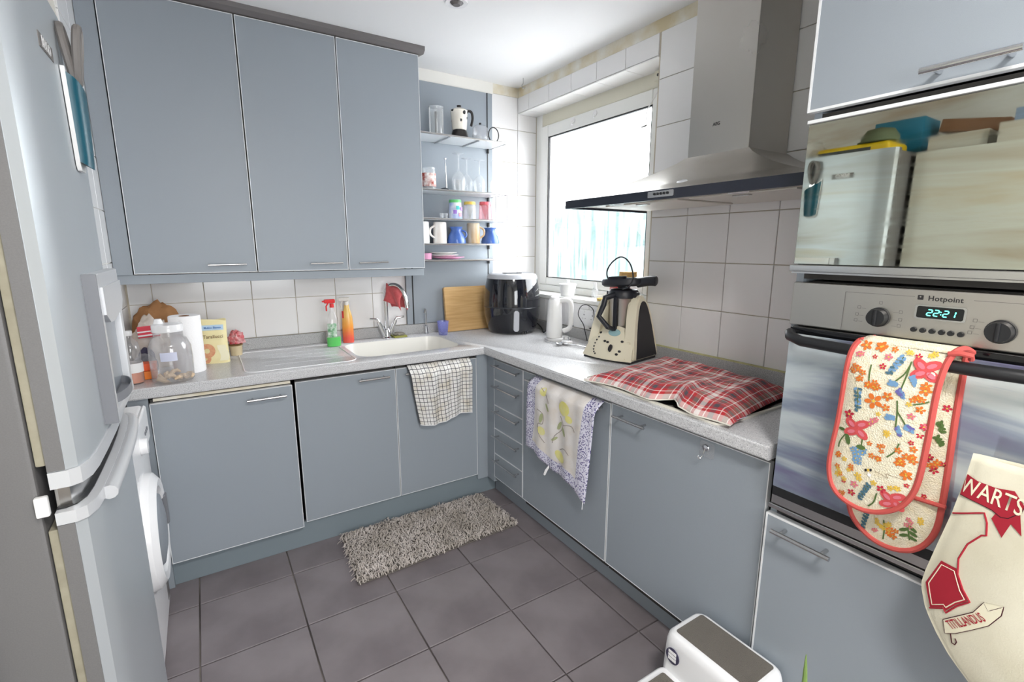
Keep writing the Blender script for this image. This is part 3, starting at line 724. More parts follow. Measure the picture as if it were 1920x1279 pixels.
# dispenser
dz0, dz1, dy0, dy1 = 1.085, 1.392, -1.672, -1.345
mat('disp_dark', rgb(120, 122, 128), 0.4); mat('disp_grey', rgb(150, 156, 164), 0.35, 0.2)
dq = MB()
def yzprism(mb, poly, x0, x1): return mb.prism(poly, lambda a, b: (x0, a, b), lambda a, b: (x1, a, b))
dq.box(-2.107, -2.084, dy0, dy0 + 0.028, dz0, dz1, 0.003); dq.box(-2.110, -2.088, dy1 - 0.03, dy1, dz0, dz1, 0.003)
dq.box(-2.107, -2.084, dy0 + 0.028, dy1 - 0.03, dz0, dz0 + 0.022, 0.002); dq.box(-2.107, -2.084, dy0 + 0.028, dy1 - 0.03, dz1 - 0.03, dz1, 0.002)
dsp_ = dq.build('dispenser_surround', 'fridge_trim', up, world=True)
MB().box(-2.109, -2.083, dy0 - 0.004, dy0, dz0, dz1, 0.001).build('surround_edge', 'disp_dark', up, world=True)
MB().box(-2.107, -2.103, dy0 + 0.028, dy1 - 0.03, dz0 + 0.022, dz1 - 0.03).build('dispenser_recess', 'disp_grey', up, world=True)
cv = MB(); cv.prism([(dy0 + 0.03, dz1 - 0.028), (dy1 - 0.032, dz1 - 0.028), (dy1 - 0.032, dz1 - 0.075), (dy1 - 0.06, dz1 - 0.095), (-1.55, dz1 - 0.108), (-1.60, dz1 - 0.105), (dy0 + 0.03, dz1 - 0.085)], lambda a, b: (-2.103, a, b), lambda a, b: (-2.080, a, b))
cv.build('dispenser_cover', 'fridge_trim', up, world=True)
ty = MB(); ty.lathe([(0.0, 0.0), (0.10, 0.0), (0.10, 0.02), (0.095, 0.02), (0.09, 0.004), (0, 0.004)], (-2.103, -1.50, dz0 + 0.022), 28, sx=0.28, sy=1.0)
ty.build('drip_tray', 'disp_dark', up, world=True)
MB().box(-2.109, -2.1055, -1.42, -1.375, 1.050, 1.083).build('energy_sticker', 'white_plastic', up, world=True)
lp = MB().box(-2.107, -2.1045, -1.70, -1.60, 1.79, 1.815).build('name_plate', 'print_grey', up, world=True)
text_mesh('BEKO', 0.026, frame((-2.1042, -1.65, 1.8025), (0, 1, 0), (0, 0, 1)), 'white_gloss', 'maker_lettering', lp, bold=0.0006)

# ------------------------------------------------------------------ scissors in their sheath on the fridge door
mat('teal', rgb(6, 80, 98), 0.38); mat('scissor_grip', rgb(120, 116, 114), 0.5); mat('plum', rgb(70, 45, 75), 0.5)
ss = thing('scissor_sheath', 'teal plastic scissor sheath with white back stuck on the fridge', 'sheath', (-2.10, -1.47, 1.60))
q = MB(); q.prism([(-1.556, 1.800), (-1.474, 1.735), (-1.484, 1.612), (-1.492, 1.602), (-1.538, 1.602), (-1.546, 1.612)], lambda a, b: (-2.1038, a, b), lambda a, b: (-2.0965, a, b)); q.build('back_plate', 'white_plastic', ss, world=True)
sh = MB()
rows = []
for k in range(9):
    v = k / 8; rr = []
    for i in range(13):
        a = math.pi * i / 12; w = 0.040 - 0.010 * v; dp_ = 0.022 - 0.004 * v * v
        s = math.cos(a); z = 1.790 - 0.183 * v - (1 - v) * 0.055 * (i / 12.0)
        if k == 8: z += 0.012 * (1 - math.sin(a))
        rr.append(sh.bm.verts.new((-2.0965 + dp_ * math.sin(a) ** 0.8 if math.sin(a) > 0 else -2.0965, -1.515 - s * w, z)))
    rows.append(rr)
for a, b in zip(rows, rows[1:]):
    for i in range(12): sh.bm.faces.new((a[i], a[i + 1], b[i + 1], b[i]))
sh.bm.faces.new(rows[-1])
sh.build('sheath', 'teal', ss, world=True, ang=0.9)
sc = thing('scissors', 'kitchen scissors with grey handles standing in the teal sheath', 'scissors', (-2.085, -1.515, 1.72))
bl_ = MB(); bl_.box(-2.088, -2.084, -1.527, -1.503, 1.64, 1.80); bl_.build('blades', 'satin_steel', sc, world=True)
for s, m_ in ((-1, 'scissor_grip'), (1, 'plum')):
    lp_ = [(-2.086 + 0.008 * s + 0.006 * s * math.sin(a), -1.515 + 0.026 * math.cos(a) * (0.7 + 0.3 * math.sin(a)), 1.832 + 0.055 * math.sin(a)) for a in [2 * math.pi * i / 20 for i in range(20)]]
    MB().tube(lp_, 0.0075, 8, closed=True).build('finger_loop', 'scissor_grip', sc, world=True)

# ------------------------------------------------------------------ washing machine
wm = thing('washing_machine', 'white front loading washing machine between fridge and worktop', 'washing machine', (-2.43, -0.95, 0.0))
mat('appliance_white', rgb(244, 244, 246), 0.22)
MB().box(-2.70, -2.150, -1.248, -0.652, 0.01, 0.848, 0.01).build('cabinet', 'appliance_white', wm, world=True)
MB().box(-2.153, -2.138, -1.246, -0.654, 0.715, 0.846, 0.008).build('control_panel', 'appliance_white', wm, world=True)
rot = Matrix.Rotation(math.radians(90), 4, 'Y')
MB().lathe([(0.205, -0.004), (0.20, 0.022), (0.175, 0.040), (0.150, 0.036), (0.14, 0.012)], (-2.150, -0.93, 0.46), 40, m=rot).build('door_ring', 'appliance_white', wm, world=True)
MB().lathe([(0.14, 0.012), (0.12, 0.035), (0.07, 0.045), (0.0, 0.048)], (-2.150, -0.93, 0.46), 36, m=rot).build('door_glass', 'disp_grey', wm, world=True)
MB().box(-2.125, -2.104, -0.79, -0.755, 0.40, 0.52, 0.006).build('door_catch', 'disp_dark', wm, world=True)
MB().lathe([(0.028, -0.001), (0.026, 0.02), (0.0, 0.022)], (-2.138, -0.95, 0.78), 24, m=rot).build('programme_dial', 'appliance_white', wm, world=True)
for k in range(3): MB().box(-2.139, -2.134, -0.75 - k * 0.03, -0.735 - k * 0.03, 0.772, 0.784, 0.001).build('button', 'disp_dark', wm, world=True)
MB().box(-2.1515, -2.1485, -0.72, -0.66, 0.04, 0.14).build('sticker', 'cornice_grey', wm, world=True)

# ------------------------------------------------------------------ tall cupboard beside the fridge and what stands on top (seen in the mirror door)
mat('pale_laminate', rgb(214, 214, 204), 0.4)
tc_ = thing('tall_cupboard', 'tall pale cupboard next to the fridge reflected in the mirror door', 'cupboard', (-2.57, -2.25, 0.0))
MB().box(-2.84, -2.292, -2.62, -1.885, 0.0, 1.895).build('carcass', 'fridge_side', tc_, world=True)
d_ = MB().box(-2.290, -2.272, -2.615, -1.89, 0.10, 1.895, 0.001).build('door', 'pale_laminate', tc_, world=True)
MB().cyl((-2.262, -1.93, 0.95), (-2.262, -1.93, 1.10), 0.005, n=10).build('handle', 'satin_steel', d_, world=True)

def lump(name, m, c, size, seed, rough=0.25, sub=3, freq=3.0, flat=True):
    """crumpled soft shape resting on its flattened base"""
    from mathutils import noise
    bm = bmesh.new(); bmesh.ops.create_icosphere(bm, subdivisions=sub, radius=1.0)
    for v in bm.verts:
        n_ = noise.noise(v.co * freq + Vector((seed, seed * 1.7, -seed))) + 0.5 * noise.noise(v.co * freq * 2.3 + Vector((seed, 3, seed)))
        v.co *= 1 + rough * n_
        if flat and v.co.z < -0.55: v.co.z = -0.55
        v.co = Vector((v.co.x * size[0], v.co.y * size[1], (v.co.z + (0.55 if flat else 0)) * size[2]))
    mb = MB(); mb.bm.free(); mb.bm = bm; mb.uv = bm.loops.layers.uv.verify()
    bmesh.ops.translate(bm, verts=bm.verts[:], vec=Vector(c))
    return mb
mat('bag_white', rgb(225, 225, 222), 0.4); mat('bag_yellow', rgb(232, 196, 24), 0.5); mat('cap_green', rgb(108, 120, 92), 0.8)
mat('box_blue', rgb(40, 130, 165), 0.5); mat('cardboard', rgb(150, 110, 82), 0.8, var=0.3, vscale=12); mat('box_pale', rgb(205, 200, 188), 0.7); mat('box_lilac', rgb(140, 158, 185), 0.6)
def single(mb, name, m, lab, cat, **k): return tag(mb.build(name, m, **k), lab, cat)
single(lump('b', 'bag_white', (-2.34, -1.36, 1.906), (0.12, 0.075, 0.09), 3.1), 'plastic_bag', 'bag_white', 'crumpled white plastic bag on top of the fridge, in the mirror', 'bag')
yb = thing('storage_bag', 'yellow fabric storage bag on top of the fridge, in the mirror', 'bag', (-2.30, -1.64, 1.906))
MB().box(-2.42, -2.20, -1.80, -1.46, 1.906, 1.965, 0.018, 3).build('bag_body', 'bag_yellow', yb, world=True)
MB().box(-2.203, -2.198, -1.72, -1.47, 1.925, 1.943).build('black_strap', 'black_plastic', yb, world=True)
gc = thing('cap', 'green baseball cap lying on the yellow bag, in the mirror', 'cap', (-2.32, -1.72, 1.966))
MB().lathe([(0.085, 0.0), (0.082, 0.04), (0.06, 0.075), (0.0, 0.09)], (-2.34, -1.70, 1.966), 24).build('crown', 'cap_green', gc, world=True)
MB().lathe([(0.0, 0.0), (0.08, 0.0), (0.085, 0.004), (0.0, 0.008)], (-2.26, -1.72, 1.967), 20, sx=0.9).build('peak', 'cap_green', gc, world=True)
single(MB().box(-2.66, -2.46, -1.84, -1.62, 1.906, 2.10, 0.004), 'storage_box', 'box_blue', 'blue storage box behind the green cap, in the mirror', 'box')
single(MB().box(-2.70, -2.36, -2.12, -1.90, 1.8955, 1.975, 0.002), 'flat_box', 'box_pale', 'low pale cardboard box on the tall cupboard, in the mirror', 'box')
cb = MB(); cb.obox(Matrix.Translation((-2.62, -2.015, 2.03)) @ Matrix.Rotation(0.16, 4, 'X'), 0.20, 0.26, 0.06, 0.003)
single(cb, 'cardboard_box', 'cardboard', 'brown cardboard box tilted on top of the pale box, in the mirror', 'box')
single(MB().box(-2.55, -2.32, -2.33, -2.16, 1.8955, 1.985, 0.002), 'open_carton', 'box_pale', 'pale open carton with a round hole on the tall cupboard, in the mirror', 'box')
single(MB().box(-2.60, -2.34, -2.42, -2.20, 1.986, 2.04, 0.002), 'storage_box', 'box_lilac', 'lilac blue box on top of the open carton, in the mirror', 'box')

# ------------------------------------------------------------------ outside the window
mat('hedge_green', rgb(50, 66, 62), 0.9, var=0.8, vscale=2.5, vcol=rgb(68, 88, 88))
hg = lump('h', 'hedge_green', (4.9, 4.5, -0.32), (1.4, 2.9, 1.75), 9.3, 0.35, 4, 2.5)
single(hg, 'garden_bush', 'hedge_green', 'pale green garden bush seen through the misted window', 'bush')
single(MB().box(0.6, 12, -14, 12, -0.45, -0.32), 'ground_outside', 'worktop', 'pale paved ground outside the window', 'ground')
bpy.data.objects['ground_outside']['kind'] = 'structure'
single(MB().box(-9, 4, -14, -4.72, -0.25, -0.12), 'yard_outside', 'worktop', 'pale paved ground outside the added rear window', 'ground')
bpy.data.objects['yard_outside']['kind'] = 'structure'

# ------------------------------------------------------------------ ceiling fittings
dl = thing('downlight', 'round recessed ceiling spotlight with white rim', 'light', (-0.86, -0.83, 2.46))
MB().lathe([(0.030, -0.001), (0.030, -0.004), (0.048, -0.006), (0.050, -0.001)], (-0.86, -0.83, ZC), 28).build('rim', 'white_gloss', dl, world=True)
MB().lathe([(0.0, -0.012), (0.016, -0.013), (0.024, -0.006), (0.028, -0.001)], (-0.86, -0.83, ZC), 24).build('bulb', 'cornice_grey', dl, world=True)
hk = MB(); hk.tube(smooth_path([(-0.085, -0.19, ZC), (-0.085, -0.19, ZC - 0.03), (-0.095, -0.19, ZC - 0.045), (-0.085, -0.19, ZC - 0.06), (-0.07, -0.19, ZC - 0.05)], 4), 0.003, 6)
single(hk, 'ceiling_hook', 'satin_steel', 'small screw hook in the ceiling by the window', 'hook')
for y, lab in ((-0.42, 'white plastic curtain hook on the window frame, left one'), (-0.62, 'white plastic curtain hook on the window frame, right one')):
    k_ = thing('curtain_hook', lab, 'hook', (0.135, y, 2.215))
    MB().lathe([(0.0, -0.004), (0.016, -0.004), (0.014, -0.010), (0, -0.012)], (REC - 0.012, y, 2.215), 16, m=Matrix.Rotation(math.radians(90), 4, 'Y')).build('base', 'white_plastic', k_, world=True)
    MB().tube([(REC - 0.022, y, 2.218), (REC - 0.034, y, 2.20), (REC - 0.030, y, 2.188), (REC - 0.022, y, 2.19)], 0.003, 6).build('prong', 'white_plastic', k_, world=True)
cb_ = thing('cable_outlet', 'small white cable outlet at the top of the window with a dangling lead', 'cable', (0.12, -1.12, 2.28))
MB().box(0.11, 0.152, -1.15, -1.08, 2.262, 2.310, 0.004).build('outlet_box', 'upvc_old', cb_, world=True)
for y in (-1.105, -1.122): MB().cyl((0.1098, y, 2.288), (0.1085, y, 2.288), 0.007, n=12).build('socket_hole', 'carcass_dark', cb_, world=True)
MB().tube(smooth_path([(0.12, -1.14, 2.262), (0.10, -1.115, 2.20), (0.095, -1.06, 2.13), (0.10, -1.055, 2.06)], 5), 0.0028, 6).build('lead', 'white_plastic', cb_, world=True)
MB().cyl((0.10, -1.055, 2.06), (0.10, -1.02, 2.057), 0.005, 0.003, 8).build('lead_plug', 'cornice_grey', cb_, world=True)

# unseen flush lamp, added behind the camera to brighten the room
lm_ = thing('fill_lamp', 'round white flush ceiling lamp, unseen, added behind the camera as fill', 'lamp', (-1.55, -3.25, ZC - 0.06))
MB().lathe([(0.235, 0.0), (0.24, -0.03), (0.225, -0.045), (0.215, -0.045)], (-1.55, -3.25, ZC), 40).build('lamp_rim', 'white_gloss', lm_, world=True)
mat('fill_glow', rgb(255, 255, 255), 0.5, emit=(1.0, 0.97, 0.93, 1), estr=19.0)
MB().lathe([(0.215, -0.044), (0.15, -0.055), (0.0, -0.060)], (-1.55, -3.25, ZC), 40).build('diffuser', 'fill_glow', lm_, world=True)

# ------------------------------------------------------------------ tap, filter tap and things round the sink
tp = thing('mixer_tap', 'chrome swan neck mixer tap with two lever handles behind the sink', 'tap', (-0.99, -0.075, 0.90))
bx_, by_ = -0.99, -0.075
MB().lathe([(0.0, 0.0), (0.030, 0.0), (0.030, 0.006), (0.024, 0.012), (0.022, 0.05), (0.016, 0.06), (0.0, 0.062)], (bx_, by_, 0.9004), 24).build('base', 'chrome', tp, world=True)
MB().tube(smooth_path([(bx_, by_, 0.95), (bx_, by_, 1.10), (bx_ + 0.002, by_ - 0.002, 1.18), (bx_ + 0.025, by_ - 0.03, 1.222), (bx_ + 0.06, by_ - 0.07, 1.215), (bx_ + 0.085, by_ - 0.10, 1.16), (bx_ + 0.095, by_ - 0.108, 1.09)], 6), 0.0125, 12).build('spout', 'chrome', tp, world=True)
for s in (-1, 1):
    h_ = MB(); h_.cyl((bx_ + s * 0.012, by_, 0.915), (bx_ + s * 0.05, by_ - 0.008, 1.005), 0.015, 0.013, 14)
    h_.tube([(bx_ + s * 0.05, by_ - 0.008, 1.005), (bx_ + s * 0.058, by_ - 0.01, 1.022), (bx_ + s * 0.105, by_ - 0.015, 1.028)], [0.011, 0.009, 0.006], 10)
    h_.build('lever', 'chrome', tp, world=True)
ft = thing('filter_tap', 'small chrome filtered water tap beside the blue tumbler', 'tap', (-0.728, -0.055, 0.90))
MB().lathe([(0, 0), (0.016, 0), (0.016, 0.004), (0.010, 0.008), (0.009, 0.045), (0.012, 0.05), (0.0, 0.058)], (-0.728, -0.055, 0.9004), 16).build('base', 'chrome', ft, world=True)
MB().tube(smooth_path([(-0.728, -0.055, 0.94), (-0.728, -0.055, 1.02), (-0.730, -0.06, 1.055), (-0.742, -0.075, 1.062), (-0.752, -0.088, 1.04)], 5), 0.0045, 8).build('spout', 'chrome', ft, world=True)
# red dishcloth over the spout
mat('cloth_red', rgb(190, 82, 86), 0.9, var=0.5, vscale=60, vcol=rgb(212, 108, 108), sheen=0.2)
def rcloth(u, v):
    # u along the spout, v from the front flap over the top to the back flap
    ax = Vector((bx_ + 0.006 + 0.075 * u, by_ - 0.008 - 0.085 * u, 1.226 - 0.05 * u * u))
    side = Vector((-0.70, -0.66, 0))
    a = (v - 0.45) * 2
    ln = abs(a) * (0.115 if a < 0 else 0.135) * (1 - 0.25 * u * (a > 0))
    rr = min(ln, 0.02); out = 0.016 * math.sin(min(1, abs(a) * 3) * math.pi / 2) + 0.03 * abs(a)
    w = 0.008 * math.sin(u * 9 + v * 5) * abs(a)
    p = ax + side * (-1 if a > 0 else 1) * (out + w) + Vector((0.012 * math.sin(v * 7 + u * 3), 0, 0.006 - ln + 0.005 * math.cos(u * 8)))
    return p
single(MB().grid(rcloth, 16, 28), 'dish_cloth', 'cloth_red', 'red dishcloth hung over the tap spout', 'cloth', solid=0.003)
# scourer
sp_ = thing('scourer', 'steel wool scourer on a green sponge beside the tap', 'scourer', (-0.915, -0.075, 0.90))
mat('sponge_green', rgb(150, 150, 80), 0.95); mat('wool', rgb(150, 145, 135), 0.5, 0.4, bump=0.8, bscale=120)
MB().box(-0.955, -0.872, -0.105, -0.050, 0.9004, 0.913, 0.004).build('sponge', 'sponge_green', sp_, world=True)
lump('w', 'wool', (-0.915, -0.076, 0.9135), (0.036, 0.026, 0.012), 4.0, 0.3, 3, 5).build('wire_wool', 'wool', sp_, world=True)
# blue tumbler
glass('blue_glass', (0.88, 0.89, 0.99, 1), 0.05, 0.25, hcol=rgb(165, 172, 245)); glass('water', (0.93, 0.93, 0.99, 1), 0.02)
gl = thing('tumbler', 'blue plastic tumbler half full of water in front of the chopping board', 'tumbler', (-0.652, -0.145, 0.90))
def cup(prof_out, wall, c, m, parent, name='body', n=28):
    inner = [(max(r - wall, 0.0005), z) for r, z in prof_out[::-1] if z > prof_out[0][1] + wall]
    mb = MB(); mb.lathe([(0, prof_out[0][1])] + prof_out + inner + [(0, prof_out[0][1] + wall)], c, n)
    return mb.build(name, m, parent, world=True)
cup([(0.027, 0.0), (0.031, 0.03), (0.037, 0.088)], 0.002, (-0.652, -0.145, 0.9005), 'blue_glass', gl)
MB().lathe([(0, 0.003), (0.0255, 0.003), (0.029, 0.033), (0.0, 0.033)], (-0.652, -0.145, 0.9005), 24).build('water', 'water', gl, world=True)

# ------------------------------------------------------------------ chopping board leaning on the panel
mat('beech', rgb(222, 184, 128), 0.5, var=0.7, vscale=5, vcol=rgb(196, 150, 92), stretch=(1, 4, 14))
bm_ = Matrix.Translation((-0.408, -0.080, 0.9040)) @ Matrix.Rotation(math.radians(-8), 4, 'X')
cbd = MB(); t_ = MB(); t_.prism(rrect(-0.19, 0.19, 0.0, 0.288, 0.012, 4), lambda a, b: (a, -0.011, b), lambda a, b: (a, 0.011, b)); cbd.join(t_, bm_)
single(cbd, 'chopping_board', 'beech', 'wooden chopping board leaning behind the air fryer', 'chopping board')

# ------------------------------------------------------------------ air fryer
af = thing('air_fryer', 'glossy black rounded air fryer with grey handle in the corner', 'air fryer', (-0.212, -0.262, 0.90), rotz=math.radians(-24))
mat('fryer_black', rgb(20, 22, 30), 0.07, coat=0.5); mat('fryer_grey', rgb(188, 190, 196), 0.3); mat('fryer_band', rgb(48, 50, 56), 0.25)
pr_ = [(0.0, 0.0), (0.135, 0.0), (0.148, 0.006), (0.166, 0.05), (0.180, 0.11), (0.184, 0.165)]
MB().lathe(pr_, (0, 0, 0.004), 48).build('basket', 'fryer_black', af)
MB().lathe([(0.184, 0.165), (0.1825, 0.167), (0.1825, 0.171), (0.184, 0.173)], (0, 0, 0.004), 48).build('seam', 'fryer_band', af)
MB().lathe([(0.184, 0.173), (0.183, 0.22), (0.175, 0.29), (0.163, 0.345)], (0, 0, 0.004), 48).build('housing', 'fryer_black', af)
MB().lathe([(0.163, 0.345), (0.160, 0.358), (0.152, 0.371), (0.128, 0.378), (0.124, 0.374), (0.11, 0.373), (0.0, 0.376)], (0, 0, 0.004), 48).build('top_ring', 'fryer_grey', af)
MB().box(-0.06, 0.06, -0.03, 0.05, 0.3805, 0.384, 0.0015).build('top_vent', 'fryer_band', af)
hb = MB(); t_ = MB(); t_.prism(rrect(-0.0165, 0.0165, 0.028, 0.158, 0.015, 5), lambda a, b: (a, -0.199 + 0.035 * (0.15 - b) / 0.12 * 0.3, b), lambda a, b: (a, -0.162 + 0.035 * (0.15 - b) / 0.12 * 0.3, b)); hb.join(t_)
hb.build('handle', 'fryer_grey', af)
for k in range(3): MB().box(0.045 + k * 0.018, 0.055 + k * 0.018, -0.146 + 0.004 * k, -0.13, 0.007, 0.016, 0.001).build('foot_slot', 'black_plastic', af)
def cable(name, lab, pts, r=0.0035, m='black_rubber', n=8):
    return single(MB().tube(smooth_path(pts, n), r, 8), name, m, lab, 'cable')
cable('power_cord', 'black power cord curling out beside the air fryer', [(-0.036, -0.30, 0.945), (-0.032, -0.345, 0.92), (-0.06, -0.40, 0.905), (-0.07, -0.43, 0.906), (-0.05, -0.45, 0.93), (-0.03, -0.48, 0.95), (-0.022, -0.52, 0.955)])

# ------------------------------------------------------------------ kettle
kt = thing('kettle', 'small white plastic jug kettle on its base near the wall sockets', 'kettle', (-0.135, -0.655, 0.90), rotz=math.radians(40))
MB().lathe([(0, 0), (0.072, 0), (0.074, 0.012), (0.066, 0.018), (0, 0.018)], (0, 0, 0.0005), 32).build('base', 'white_plastic', kt)
kb = MB(); kb.lathe([(0, 0.019), (0.062, 0.019), (0.064, 0.04), (0.060, 0.12), (0.054, 0.20), (0.051, 0.232), (0.042, 0.245), (0, 0.25)], (-0.012, 0.02, 0.0), 36, sx=0.95, sy=0.75); kb.build('jug', 'white_plastic', kt)
hk_ = MB(); hk_.tube(smooth_path([(-0.012, -0.012, 0.236), (-0.012, -0.050, 0.240), (-0.012, -0.076, 0.222), (-0.012, -0.080, 0.15), (-0.012, -0.074, 0.08), (-0.012, -0.035, 0.055)], 6), 0.015, 12); hk_.build('handle', 'white_plastic', kt)
MB().box(-0.020, -0.004, -0.096, -0.088, 0.085, 0.093, 0.001).build('switch', 'disp_grey', kt)
MB().lathe([(0, 0.25), (0.034, 0.247), (0.030, 0.258), (0, 0.26)], (-0.012, 0.02, 0), 24, sy=0.8).build('lid', 'white_plastic', kt)

# ------------------------------------------------------------------ sockets, plug, leads
so_ = thing('wall_socket', 'white double wall socket under the window sill', 'socket', (-0.006, -0.78, 0.985))
MB().box(-0.010, -0.0005, -0.855, -0.705, 0.988, 1.082, 0.003).build('face_plate', 'white_gloss', so_, world=True)
for yc in (-0.743, -0.817):
    hs_ = MB(); hs_.box(-0.0108, -0.0095, yc - 0.004, yc + 0.004, 1.048, 1.056); hs_.box(-0.0108, -0.0095, yc - 0.014, yc - 0.008, 1.028, 1.032); hs_.box(-0.0108, -0.0095, yc + 0.008, yc + 0.014, 1.028, 1.032)
    h3 = hs_.build('pin_slots', 'disp_dark', so_, world=True); h3['kind'] = 'stuff'
    MB().box(-0.014, -0.0098, yc - 0.006, yc + 0.006, 1.062, 1.076, 0.001).build('rocker', 'white_gloss', so_, world=True)
ld = thing('phone_charger', 'thin white charging lead looped over the sockets with its small plug', 'cable', (-0.03, -0.80, 0.92))
MB().tube(smooth_path([(-0.030, -0.80, 0.905), (-0.04, -0.79, 0.96), (-0.045, -0.78, 1.0), (-0.035, -0.72, 1.05), (-0.03, -0.735, 1.10), (-0.03, -0.79, 1.115), (-0.03, -0.845, 1.09), (-0.028, -0.85, 1.02), (-0.025, -0.84, 0.985)], 8), 0.0026, 8).build('lead', 'fryer_band', ld, world=True)
MB().box(-0.035, -0.012, -0.855, -0.82, 0.978, 0.987, 0.002).build('small_plug', 'black_plastic', ld, world=True)
pg = thing('mains_plug', 'white mains plug with metal pins lying on the worktop', 'plug', (-0.19, -0.80, 0.90))
MB().box(-0.215, -0.165, -0.835, -0.785, 0.901, 0.925, 0.008, 3).build('plug_body', 'white_gloss', pg, world=True)
for a in ((-0.205, -0.80), (-0.178, -0.805), (-0.192, -0.825)): MB().box(a[0] - 0.003, a[0] + 0.003, a[1] - 0.002, a[1] + 0.002, 0.925, 0.943).build('pin', 'chrome', pg, world=True)
cable('kettle_lead', 'dark lead trailing from the kettle to the plug', [(-0.10, -0.73, 0.905), (-0.16, -0.755, 0.904), (-0.19, -0.785, 0.906)], 0.0032, 'fryer_band')
ms = thing('measuring_spoon', 'round steel measuring spoon by the food processor', 'spoon', (-0.245, -0.80, 0.90))
MB().lathe([(0, 0), (0.012, 0.001), (0.022, 0.010), (0.024, 0.016), (0.021, 0.012), (0.010, 0.004), (0, 0.003)], (-0.245, -0.81, 0.9008), 24).build('bowl', 'chrome', ms, world=True)
MB().tube([(-0.225, -0.82, 0.912), (-0.19, -0.90, 0.912), (-0.17, -0.955, 0.908)], 0.0035, 8).build('stem', 'chrome', ms, world=True)
single(MB().tube([(-0.20 + 0.05 * math.cos(a), -0.70 + 0.05 * math.sin(a), 0.903) for a in [2 * math.pi * i / 24 for i in range(24)]], 0.0016, 6, closed=True), 'rubber_ring', 'fryer_grey', 'thin grey ring lying on the worktop in front of the kettle', 'ring')

# ------------------------------------------------------------------ on the window sill
cp_ = thing('storage_pot', 'white lidded pot with a small knob standing on the window sill', 'pot', (0.055, -0.505, 1.141))
MB().lathe([(0, 0), (0.044, 0), (0.052, 0.06), (0.052, 0.066), (0, 0.066)], (0.055, -0.505, 1.141), 28).build('pot_body', 'white_plastic', cp_, world=True)
MB().lathe([(0.054, 0.066), (0.055, 0.075), (0.03, 0.079), (0.012, 0.080), (0.010, 0.10), (0, 0.102)], (0.055, -0.505, 1.141), 28).build('lid', 'white_plastic', cp_, world=True)
bt = thing('glass_bottle', 'small clear glass bottle on the window sill', 'bottle', (0.055, -0.76, 1.141))
cup([(0.020, 0.0), (0.020, 0.055), (0.009, 0.07), (0.009, 0.10)], 0.0015, (0.055, -0.76, 1.1412), 'clear_glass', bt)
sj = thing('spice_jar', 'tiny glass spice jar with yellow contents on the sill edge', 'jar', (0.03, -0.86, 1.141))
cup([(0.030, 0.0), (0.030, 0.03), (0.026, 0.034)], 0.0015, (0.03, -0.845, 1.1412), 'clear_glass', sj)
mat('spice', rgb(210, 175, 60), 0.9)
MB().lathe([(0, 0.002), (0.027, 0.002), (0.027, 0.014), (0, 0.016)], (0.03, -0.845, 1.1412), 20).build('spice', 'spice', sj, world=True)
mat('can_red', rgb(205, 60, 60), 0.35, var=0.6, vscale=14, vcol=rgb(235, 230, 225))
cn_ = thing('tin_can', 'red and white printed tin behind the food processor', 'tin', (0.06, -0.925, 1.141))
MB().lathe([(0, 0), (0.034, 0), (0.034, 0.105), (0.031, 0.108), (0, 0.108)], (0.06, -0.925, 1.1412), 24).build('can_body', 'can_red', cn_, world=True)
MB().lathe([(0.0345, 0.103), (0.0345, 0.109), (0.03, 0.109)], (0.06, -0.925, 1.1412), 24).build('can_rim', 'chrome', cn_, world=True)
cj = thing('cork_jar', 'tall glass jar with a cork lid on the sill behind the food processor', 'jar', (0.07, -1.0, 1.141))
cup([(0.045, 0.0), (0.046, 0.01), (0.046, 0.145)], 0.003, (0.07, -1.005, 1.1412), 'clear_glass', cj)
mat('cork', rgb(206, 166, 104), 0.8, bump=0.3, bscale=120)
MB().lathe([(0.040, 0.142), (0.048, 0.147), (0.047, 0.172), (0, 0.174)], (0.07, -1.005, 1.1412), 24).build('cork', 'cork', cj, world=True)

# ------------------------------------------------------------------ food processor
mat('tm_cream', rgb(232, 224, 200), 0.3); mat('tm_dark', rgb(42, 40, 44), 0.55); mat('tm_black', rgb(34, 36, 44), 0.4); mat('lcd', rgb(150, 185, 190), 0.2)
tmx = thing('food_processor', 'cream heated food processor with steel jug and control panel', 'food processor', (-0.258, -1.215, 0.90), rotz=math.atan2(-0.98, 0.20))
# local: x along the front edge (machine's right hand side towards the hob), y into the depth, z up
def bell(w, h, n=14, p=1.9):
    pts = [(-w, 0.012)]
    for i in range(n + 1):
        a = -1 + 2 * i / n
        pts.append((w * a * (0.96 if abs(a) < 1 else 1), 0.02 + (h - 0.02) * (1 - abs(a) ** p)))
    return pts + [(w, 0.012)]
def arch(x0, x1, name):
    mb = MB(); P = bell(0.115, 0.318, 18, 2.3)
    mb.prism([(a + 0.115, b) for a, b in P], lambda a, b: (x0, a, b), lambda a, b: (x1, a, b))
    es = [e for e in mb.bm.edges if abs(e.verts[0].co.x - e.verts[1].co.x) < 1e-6]
    bmesh.ops.bevel(mb.bm, geom=es, offset=0.010, segments=3, affect='EDGES')
    sg2 = 1 if x0 > 0 else -1
    for v in mb.bm.verts: v.co.x += sg2 * (-0.040 * max(0.0, v.co.z) / 0.318 + 0.022); v.co.y += 0.0
    return mb.build(name, 'tm_cream', tmx)
ar = arch(0.070, 0.122, 'right_arch'); arch(-0.122, -0.072, 'left_arch')
pn = MB(); P = bell(0.092, 0.290, 18, 2.3); pn.prism([(a + 0.118, max(b, 0.02)) for a, b in P], lambda a, b: (0.1435 - 0.040 * b / 0.318, a, b), lambda a, b: (0.1465 - 0.040 * b / 0.318, a, b)); pn.build('side_panel', 'tm_dark', ar)
cbm = MB()
